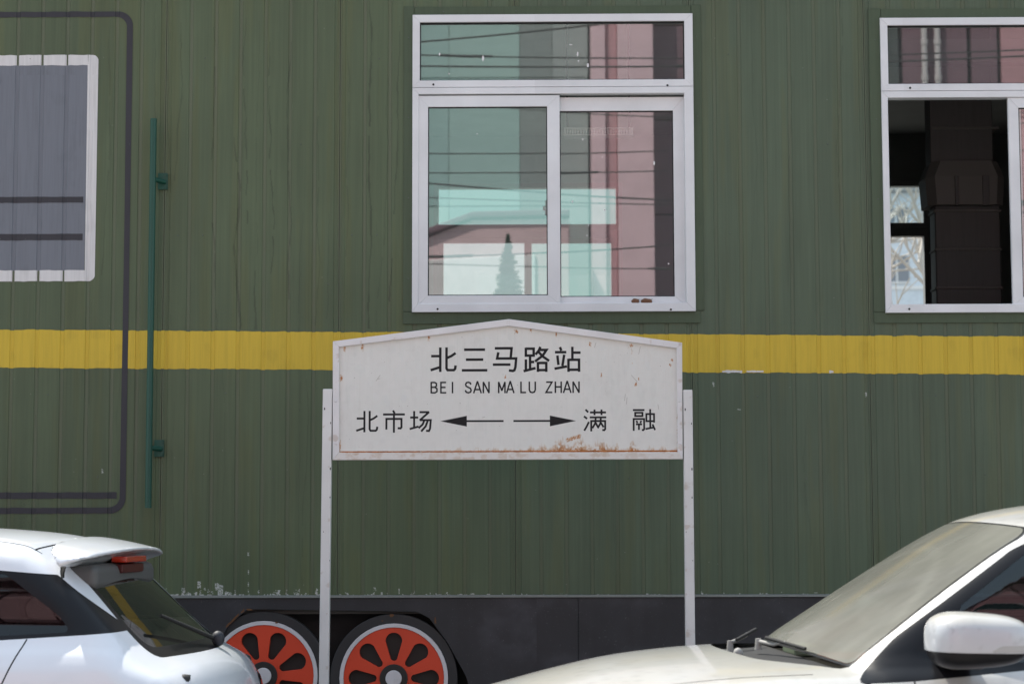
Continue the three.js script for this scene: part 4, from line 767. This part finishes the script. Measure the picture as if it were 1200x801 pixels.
// ---- the white hatchback at the left, its tail to the right
const LCAR = { x: -5.29, z: 2.39, yaw: -0.055 };
{
  const C = thing('parked_car', 'clean white hatchback with roof spoiler and red brake lamp, its tail beside the posts', 'car', [LCAR.x, 0.008, LCAR.z]);
  C.rotation.y = LCAR.yaw; C.position.x += 3.8 * (1 - Math.cos(LCAR.yaw)); C.position.z += 3.8 * Math.sin(LCAR.yaw);
  const L = 4.12, wr = 0.34, wheels = [0.85, 3.5];
  const top = curve([[-0.1, 0.7], [0.06, 0.78], [0.2, 0.9], [0.6, 0.98], [1.05, 1.04], [1.3, 1.16], [1.75, 1.44], [1.95, 1.51], [2.4, 1.548], [2.9, 1.54], [3.2, 1.522], [3.38, 1.495], [3.46, 1.452], [3.56, 1.375], [3.90, 1.075], [3.97, 1.035], [4.0, 1.02], [4.04, 0.99], [4.09, 0.94], [4.22, 0.80]]);
  const half = curve([[0.2, 0.8], [0.4, 0.85], [0.62, 0.885], [0.8, 0.895], [0.92, 0.885], [1.0, 0.865], [1.06, 0.83], [1.10, 0.79], [1.14, 0.76], [1.3, 0.70], [1.42, 0.65], [1.52, 0.58], [1.7, 0.46]]);
  const plan = curve([[-0.1, 0.62], [0.1, 0.78], [0.4, 0.92], [0.8, 0.99], [1.3, 1.0], [2.4, 1.0], [3.3, 0.985], [3.8, 0.95], [4.0, 0.87], [4.18, 0.74]]);
  const field = carField({ L, top, halfWidth: half, plan, bowF: () => 0.2, bowR: 0.13, crown: 0.07, wheels, wheelR: wr, edge: 0.075, mid: 2.3 });
  let body = surface(field, [-0.15, 0.16, -1.02], [4.5, 1.66, 1.02], 0.024), g;
  const take = (f) => { [g, body] = cut(body, f); return g; };
  const side = (f) => (x, y, z) => Math.max(f(x, y), 0.33 - Math.abs(z));
  // hatch glass, side glass
  const xr = (x, z) => x + 0.13 * z * z;
  const hatch = (grow) => (x, y, z) => smax(smax(Math.abs(z) - mix(0.58, 0.455, (y - 1.05) / 0.35) - grow, 1.052 - grow - y, 0.06), smax(y - 1.40 - grow, 3.4 - x, 0.02), 0.02);
  const hg = take(hatch(-0.025)), hf = take(hatch(0.012));
  const dlo = [[1.35, 1.06], [1.75, 1.33], [2.0, 1.395], [2.6, 1.405], [3.1, 1.385], [3.49, 1.353], [3.60, 1.265], [3.745, 1.147], [3.25, 1.118], [2.4, 1.085]];
  const q = poly([[2.98, 1.36], [3.30, 1.352], [3.52, 1.20], [3.56, 1.155], [2.98, 1.128]], 0.01), d2 = poly([[1.95, 1.1], [1.95, 1.375], [2.4, 1.385], [2.9, 1.365], [2.9, 1.125]], 0.01), sf = poly([[1.55, 1.1], [1.82, 1.32], [1.88, 1.34], [1.88, 1.1]], 0.01);
  const glass = [take(side(q)), take(side(d2)), take(side(sf))], black = take(side(poly(dlo, 0.005)));
  const ws = take((x, y, z) => Math.max(Math.abs(z) - mix(0.66, 0.54, (y - 1.1) / 0.4), x - 1.86, 1.16 - x, 1.02 - y));
  const cutline = (pts, w, zmin = 0.42) => { [g, body] = band(body, pts, w, zmin); return g; }, takeAll = (fs) => { [g, body] = strip(body, fs); return g; };
  const lines = [...cutline([[3.415, 1.50], [3.43, 1.47], [3.49, 1.38], [3.51, 1.345]], 0.004, 0.3), ...takeAll([(x, y) => 1.44 - y, (x, y, z) => Math.abs(z) - 0.56, (x, y, z) => x - 3.4185 + 0.10 * z * z, (x, y, z) => 3.4115 - 0.10 * z * z - x]), ...takeAll([(x, y) => 1.42 - y, (x) => x - 3.41, (x) => 1.9 - x, (x, y, z) => Math.abs(z) - 0.558, (x, y, z) => 0.552 - Math.abs(z)]), ...cutline([[2.95, 0.4], [2.95, 1.12]], 0.003), ...cutline([[1.9, 0.4], [1.9, 1.1]], 0.003), ...cutline([[3.2, 0.5], [3.3, 0.8], [3.42, 1.12]], 0.003)];
  const tl = poly([[4.0, 0.78], [3.985, 0.84], [4.01, 0.90], [4.36, 0.93], [4.40, 0.78]], 0.01), tailG = take((x, y, z) => Math.max(tl(x, y), 0.52 - Math.abs(z)));
  const lampG = take((x, y, z) => Math.max(Math.abs(x - 0.3) - 0.26, Math.abs(y - 0.8) - 0.07, 0.4 - Math.abs(z))), bottom = take((x, y) => y - 0.38), plateG = take((x, y, z) => Math.max(4.1 - x, Math.abs(z) - 0.27, Math.abs(y - 0.7) - 0.08));
  const white = (x, y, z, ny) => { const w = 0.96 + 0.04 * fbm(x * 4, y * 4 + z * 4, 3, 601), d = 0.22 * sstep(0.3, 1, ny) * fbm(x * 9, z * 9, 3, 611); return [mix(0.70, 0.6, d) * w, mix(0.725, 0.58, d) * w, mix(0.775, 0.53, d) * w]; };
  part(C, 'body', soup(body, 0, white), paintWhite(true));
  const tinted = phys({ color: rgb(0.10, 0.125, 0.14), roughness: 0.02, transmission: 1, thickness: 0, ior: 1.5 });
  for (const gl of glass) for (const s of [1, -1]) part(C, 'side_window', soup(gl.filter((t) => t[2] * s > 0), 0.002), tinted);
  part(C, 'windscreen', soup(ws, 0.002), M.carGlass);
  part(C, 'rear_screen', soup(hg, 0.002), phys({ color: rgb(0.17, 0.17, 0.155), roughness: 0.02, transmission: 0.92, thickness: 0, ior: 1.45 })); part(C, 'rear_screen_border', soup(hf, 0.001), gloss);
  part(C, 'window_surround', soup(black, 0.001), gloss); part(C, 'shut_line', soup(lines, 0.005), seamM);
  for (const s of [1, -1]) { const T = partGroup(C, 'tail_light'); part(T, 'lens', soup(tailG.filter((t) => t[2] * s > 0), -0.004), phys({ color: rgb(0.42, 0.40, 0.42), roughness: 0.08, metalness: 0.6, clearcoat: 1 })); part(T, 'red_strip', soup(cut(tailG.filter((t) => t[2] * s > 0), (x, y) => Math.abs(y - 0.865) - 0.022)[0], -0.007), phys({ color: rgb(0.4, 0.02, 0.015), roughness: 0.12, clearcoat: 1 })); part(C, 'headlight', soup(lampG.filter((t) => t[2] * s > 0), 0), phys({ color: rgb(0.5, 0.5, 0.52), roughness: 0.1, clearcoat: 1 })); }
  part(C, 'lower_cladding', soup(bottom, 0), rubber); part(C, 'number_plate_recess', soup(plateG, 0.01), gloss);
  part(C, 'cabin_floor', [box(0.9, 4.0, 0.42, 0.5, -0.7, 0.7), box(1.3, 1.8, 0.6, 1.02, -0.66, 0.66, 0.05), box(3.2, 4.0, 0.5, 0.98, -0.62, 0.62, 0.02), box(1.9, 3.3, 1.44, 1.46, -0.5, 0.5, 0.005)], cabin);
  for (const z of [0.35, -0.35]) { seat(C, 2.2, z); seat(C, 2.95, z, 0.56); }
  addWheels(C, wheels, wr, 0.89);
  // roof spoiler
  const st = curve([[3.3, 1.512], [3.42, 1.502], [3.52, 1.487], [3.6, 1.470], [3.66, 1.455], [3.9, 1.39]]), sb = curve([[3.3, 1.36], [3.46, 1.362], [3.50, 1.375], [3.55, 1.40], [3.60, 1.428], [3.65, 1.441], [3.9, 1.45]]);
  const sp = (x, y, z) => { const z2 = z * z, xs = x + 0.16 * z2, az = Math.abs(z); let d = smax(y - st(xs)[0] + 0.07 * z2 + 0.9 * Math.max(0, az - 0.5) ** 2, sb(xs)[0] - 0.075 * z2 - y, 0.008); d = smax(d, az - mix(0.705, 0.60, (y - 1.3) / 0.2), 0.03); return smax(d, Math.max(3.436 - x + sstep(1.5, 1.34, y) * 0.085, xs - 3.66), 0.010); };
  let spo = surface(sp, [3.36, 1.2, -0.8], [3.9, 1.56, 0.8], 0.014); const under = cut(spo, (x, y, z) => 0);
  part(C, 'spoiler', soup(spo, 0, white), paintWhite(true), 'white roof spoiler');
  part(C, 'spoiler_bracket', [box(3.42, 3.612, 1.29, 1.392, -0.42, 0.5, 0.035)], std(rgb(0.085, 0.085, 0.085), 0.6));
  const B = partGroup(C, 'brake_light', 'red brake lamp under the spoiler');
  part(B, 'lens', box(3.57, 3.635, 1.394, 1.420, -0.17, 0.15, 0.006), phys({ color: rgb(0.5, 0.03, 0.01), roughness: 0.12, clearcoat: 1 }));
  part(B, 'lower_lens', box(3.59, 3.624, 1.352, 1.388, -0.17, 0.17, 0.006), phys({ color: rgb(0.06, 0.004, 0.004), roughness: 0.35 }));
  const wp = new THREE.SphereGeometry(0.028, 16, 12); wp.scale(1, 1.15, 1); wp.translate(3.955, 1.075, -0.12);
  const Wp = partGroup(C, 'rear_wiper'); part(Wp, 'pivot', wp, std(rgb(0.02, 0.022, 0.03), 0.6)); part(Wp, 'arm', [bar([3.94, 1.075, -0.12], [3.82, 1.19, 0.32], 0.01, 0.007, 8)], rubber);
}
// ------------------------------------------------------------------ across the street, behind the photographer: what the panes mirror
{
  const z0 = 22, jit = rng(5), pinkM = [0, 1, 2, 3].map((k) => std(rgb(0.62 - 0.03 * k, 0.34 - 0.02 * k, 0.37 - 0.02 * k), 0.7, { map: grime })), pale = std(rgb(0.86, 0.60, 0.65), 0.7, { map: grime }), plum = std(rgb(0.21, 0.12, 0.15), 0.7, { map: grime }), dk = std(rgb(0.07, 0.085, 0.08), 0.5), pipeM = std(rgb(0.6, 0.57, 0.57), 0.5);
  const block = (name, label, X, Z, bays, x0, x1, extra) => {
    const B = thing(name, label, 'building', [X, 0, Z]), at = (a, b, y0, y1, za, zb, r = 0.02) => box(a - X, b - X, y0, y1, za, zb, r);
    for (let f = 0; f < 5; f++) for (const [a, b, m] of bays) for (let h = 0; h < 2; h++) {           // storeys of 3.2 m, panels of half a storey
      const y0 = 0.3 + f * 3.2 + h * 1.6, n = Math.max(1, Math.round((b - a) / 1.3));
      for (let i = 0; i < n; i++) part(B, 'cladding_panel', at(mix(a, b, i / n) + 0.012, mix(a, b, (i + 1) / n) - 0.012, y0, y0 + 1.575, 0.02 * jit(), 0.3, 0.01), typeof m === 'number' ? pinkM[(m + f + h + i) % 4] : m);
    }
    part(B, 'wall', at(x0, x1, 0.004, 16.4, 0.31, 9), plum); part(B, 'roof', at(x0 - 0.1, x1 + 0.1, 16.41, 16.7, -0.6, 9.1), plum);
    extra(B, at);
    return B;
  };
  const winAt = (B, at, X, a, b, y) => { const W = partGroup(B, 'window'); part(W, 'pane', at(a, b, y, y + 1.5, -0.03, -0.008, 0.002), phys({ color: rgb(0.03, 0.05, 0.05), roughness: 0.05 })); part(W, 'frame', mitred(a - 0.05 - X, b + 0.05 - X, y - 0.05, y + 1.55, [0.06, 0.06, 0.06, 0.06], -0.07, -0.002), pipeM); };
  block('pink_building', 'pink panelled building across the street, mirrored in both window panes', 1.4, z0, [[1.98, 2.75, plum], [2.8, 5.2, 0], [5.25, 6.1, dk], [6.15, 7.25, plum], [7.3, 7.75, plum], [7.8, 10.4, 2], [10.45, 13.2, 3], [13.25, 16, 0]], 0.93, 16, (B, at) => {
    part(B, 'pilaster', at(0.94, 1.17, 0, 16.3, -0.5, 0.3), pale); part(B, 'pilaster', at(1.175, 1.36, 0, 16.3, -0.42, 0.3), pinkM[0]); part(B, 'pilaster', at(1.365, 1.96, 0, 16.3, -0.5, 0.3), pale);
    for (const [x, r] of [[6.5, 0.05], [6.72, 0.05]]) part(B, 'drainpipe', [bar([x - 1.4, 0, -0.12], [x - 1.4, 16, -0.12], r), ...[3, 6.2, 8.9, 9.5, 12].map((y) => bar([x - 1.4, y, -0.12], [x - 1.4, y + 0.09, -0.12], r * 1.25))], pipeM);
    for (let f = 0; f < 4; f++) for (const [a, b] of [[3.1, 4.9], [8.3, 9.9], [11, 12.6]]) winAt(B, at, 1.4, a, b, 1.4 + f * 3.2);
  });
  block('pink_building', 'pink panelled block further left, mirrored in the side glass of the hatchback', -10, z0 - 0.5, [[-18, -14.2, 0], [-14.1, -12.2, 2], [-12.1, -9.9, 1], [-9.8, -7.7, 3], [-7.6, -5.5, 0], [-5.4, -3.2, 2]], -18.1, -3.1, (B, at) => {
    for (let f = 1; f < 5; f++) for (const [a, b] of [[-17, -15], [-11.8, -10.2], [-6.9, -6]]) winAt(B, at, -10, a, b, 1.0 + f * 3.2);
  });
  // low wing with a sloping top
  const A = thing('pink_annex', 'low pink annex with sloping parapet mirrored beneath the teal tower', 'building', [-1.2, 0, 21]);
  part(A, 'wall', plate([[-6, 0], [1.75, 0], [1.75, 6.45], [0.2, 6.42], [-0.9, 6.0], [-6, 5.0]], -0.2, 0.7, 0.02), std(rgb(0.78, 0.56, 0.58), 0.7, { map: grime }));
  part(A, 'parapet', plate([[-6, 5.02], [-0.9, 6.02], [0.2, 6.44], [1.75, 6.47], [1.75, 6.57], [0.2, 6.54], [-0.95, 6.12], [-6, 5.12]], -0.3, 0.2, 0.02), plum);
  part(A, 'shutter', plate([[-0.75, 0.3], [1.2, 0.3], [1.2, 5.85], [-0.75, 5.75]], -0.26, -0.21, 0.01), std(rgb(0.86, 0.82, 0.82), 0.7, { map: grime }));
  // teal glazed stair tower between the pink blocks
  const T = thing('teal_glazed_tower', 'teal green glazed stair tower left of the pale pilaster in the mirrored view', 'building', [-1, 0, 22.4]), tg = [0, 1, 2].map((k) => phys({ color: rgb(0.36 + 0.03 * k, 0.56 + 0.03 * k, 0.53 + 0.02 * k), roughness: 0.25, clearcoat: 0.6 }));
  part(T, 'wall', box(-2.05, 1.92, 0, 18, 0.06, 8), dk);
  for (let j = 0; j < 8; j++) {
    const y = 0.3 + j * 2.2, add = (name, a, b, m) => part(T, name, box(a - 0.0, b - 0.008, y, y + 2.185, -0.02, 0.05, 0.004), m);
    add('pane', -2.02, -0.45, tg[j % 3]); add('pane', -0.45, 0.75, tg[(j + 1) % 3]);
    add('grey_panel', 0.75, 1.3, std(rgb(0.26, 0.31, 0.30), 0.6)); add('grey_panel', 1.3, 1.91, std(rgb(0.36, 0.42, 0.41), 0.6));
  }
  // overhead cables along the street
  const cm = std(rgb(0.05, 0.05, 0.05), 0.7), C = [[8.15, 0.5, 0.02, 0.4, 'highest slack'], [7.95, 0.3, 0.016, -0.3, 'high falling'], [7.8, 0.25, 0.02, 0.1, 'high level'], [7.5, 0.6, 0.013, 0.3, 'high slender'], [7.0, 0.5, 0.014, -0.35, 'upper drooping'], [6.6, 0.35, 0.014, 0.12, 'upper thin'], [6.35, 0.5, 0.02, -0.2, 'thick sagging'], [6.05, 0.2, 0.014, 0.1, 'thin taut'], [5.75, 0.55, 0.018, 0.25, 'deeply sagging'], [5.3, 0.25, 0.013, -0.1, 'middle thin'], [4.95, 0.3, 0.016, 0.35, 'rising'], [4.3, 0.2, 0.03, -0.3, 'thickest'], [4.1, 0.3, 0.014, 0.05, 'lowest thin']];
  C.forEach(([y, sag, r, tilt, what], k) => {
    const cx = -4 + (k * 3.1) % 11, pts = []; for (let i = 0; i <= 24; i++) { const t = i / 12 - 1; pts.push([t * 16, sag * t * t * 4 - sag + tilt * t * 1.5, 0]); }
    const t = thing('overhead_cable', what + ' dark cable over the street, mirrored in the panes', 'cable', [cx, y, 14.6 + 0.2 * k], 'cables over the street');
    part(t, 'wire', tube(pts, r * 0.62, 60, 6), cm);
    part(t, 'wrapping', tube([[-0.35, -sag + 0.005 - tilt * 0.033, 0], [0, -sag, 0], [0.35, -sag + 0.005 + tilt * 0.033, 0]], r * 1.2, 8, 6), cm);
  });
  // conifer before the annex
  const r = rng(91), N = thing('conifer_tree', 'young dark green conifer mirrored in the lower left pane', 'tree', [-0.42, 0, 19.6]);
  part(N, 'trunk', bar([0, 0, 0], [0, 5.75, 0], 0.07, 0.008, 8), std(rgb(0.09, 0.06, 0.04), 0.9));
  const pos = [];
  for (let i = 0; i < 1000; i++) {
    const t = Math.pow(r(), 0.5), y = 0.5 + 5.45 * t, R = (1 - t) * 1.35 + 0.015, a = r() * 6.283, len = R * (0.35 + 0.85 * r() * (0.5 + 0.5 * noise(y * 5, a * 1.5, 88)) + 0.2 * r()), dy = -0.28 * len + 0.06;
    for (let k = 0; k < 9; k++) { const s = (k + 1) / 9, px = Math.cos(a) * len * s, pz = Math.sin(a) * len * s, py = y + dy * s, w = 0.06 * Math.min(1, 0.2 + (1 - t) * 6) * (1.15 - s * 0.7); for (const q of [-1, 1]) { const b = a + q * (0.9 + 0.4 * r()), e = (0.05 + 0.06 * r()) * (0.25 + 0.75 * Math.min(1, (1 - t) * 6)); pos.push(px, py, pz, px + Math.cos(b) * e, py - 0.03 + 0.05 * r(), pz + Math.sin(b) * e, px + Math.cos(a) * w, py + 0.035 * (r() - 0.2), pz + Math.sin(a) * w); } }
  }
  const cg = new THREE.BufferGeometry(); cg.setAttribute('position', new THREE.Float32BufferAttribute(pos, 3)); cg.computeVertexNormals();
  part(N, 'crown', cg, std(rgb(0.045, 0.11, 0.055), 0.9, { side: THREE.DoubleSide }));
}
// ------------------------------------------------------------------ behind the carriage: a pale block of flats and bare trees, seen through the room
{
  const B = thing('apartment_block', 'pale blue grey block of flats seen through the open window and room', 'building', [46, 0, -105]), wallM = std(rgb(0.60, 0.66, 0.72), 0.8, { map: grime }), dk = std(rgb(0.2, 0.22, 0.25), 0.5), fr = std(rgb(0.7, 0.7, 0.7), 0.6);
  part(B, 'wall', box(-38, 38, 0, 21, -12, 0), wallM); part(B, 'roof', box(-38.4, 38.4, 21.01, 21.6, -12.4, 0.5), std(rgb(0.3, 0.3, 0.3), 0.8));
  for (let i = 0; i < 27; i++) for (let j = 0; j < 7; j++) { const x = -36.5 + i * 2.75, y = 1.2 + j * 2.9, W = partGroup(B, 'window'); part(W, 'pane', box(x, x + 1.45, y, y + 1.5, 0.004, 0.03), dk); part(W, 'frame', [box(x - 0.07, x + 1.52, y - 0.09, y - 0.002, 0.003, 0.12), box(x + 0.68, x + 0.77, y + 0.01, y + 1.49, 0.034, 0.06)], fr); }
  for (let j = 0; j < 7; j++) part(B, 'floor_band', box(-38.05, 38.05, 0.75 + j * 2.9, 0.95 + j * 2.9, 0.001, 0.08), fr);
  const tm = std(rgb(0.5, 0.46, 0.41), 0.8, { map: grime });
  const tree = (x, z, h, seed, lean, label) => {
    const r = rng(seed), T = thing('bare_tree', label, 'tree', [x, 0, z]), limbs = [], twigs = [];
    const grow = (p, d, len, rad, lvl) => {
      const e = p.clone().addScaledVector(d, len), bend = p.clone().lerp(e, 0.5).add(new THREE.Vector3(r() - 0.5, r() - 0.5, r() - 0.5).multiplyScalar(len * 0.12));
      const c = new THREE.TubeGeometry(new THREE.QuadraticBezierCurve3(p, bend, e), 4, rad, lvl < 2 ? 7 : 4, false), cp = c.attributes.position; (lvl < 1 ? limbs : twigs).push(c);
      for (let i = 0; i < cp.count; i++) { /* taper along the tube */ const v = new THREE.Vector3().fromBufferAttribute(cp, i), t = clamp(v.clone().sub(p).dot(d) / len), ax = p.clone().lerp(e, t); v.lerp(ax, 0.3 * t); cp.setXYZ(i, v.x, v.y, v.z); }
      if (lvl > 4) return;
      const n = lvl === 0 ? 5 : 3;
      for (let i = 0; i < n; i++) { const s = 0.45 + 0.55 * (i + 1) / n, b = p.clone().lerp(e, s), nd = d.clone().add(new THREE.Vector3(r() - 0.5, (r() - 0.3) * 0.8, r() - 0.5).multiplyScalar(1.5)).normalize(); grow(b, nd, len * (0.5 + 0.25 * r()), rad * 0.58, lvl + 1); }
    };
    grow(new THREE.Vector3(), new THREE.Vector3(lean, 1, 0.05).normalize(), h * 0.42, h * 0.017, 0);
    part(T, 'trunk', limbs, tm); part(T, 'crown', twigs, tm);
  };
  tree(5.9, -19, 9, 3, 0.25, 'bare leaning tree nearest the rear window, seen through the open window');
  tree(8.4, -26, 10.5, 8, -0.1, 'taller bare tree behind the leaning one, seen through the room');
  tree(3.4, -24, 10, 15, 0.1, 'bare tree seen behind the duct through the rear window');
}
renderer.render(scene, camera);
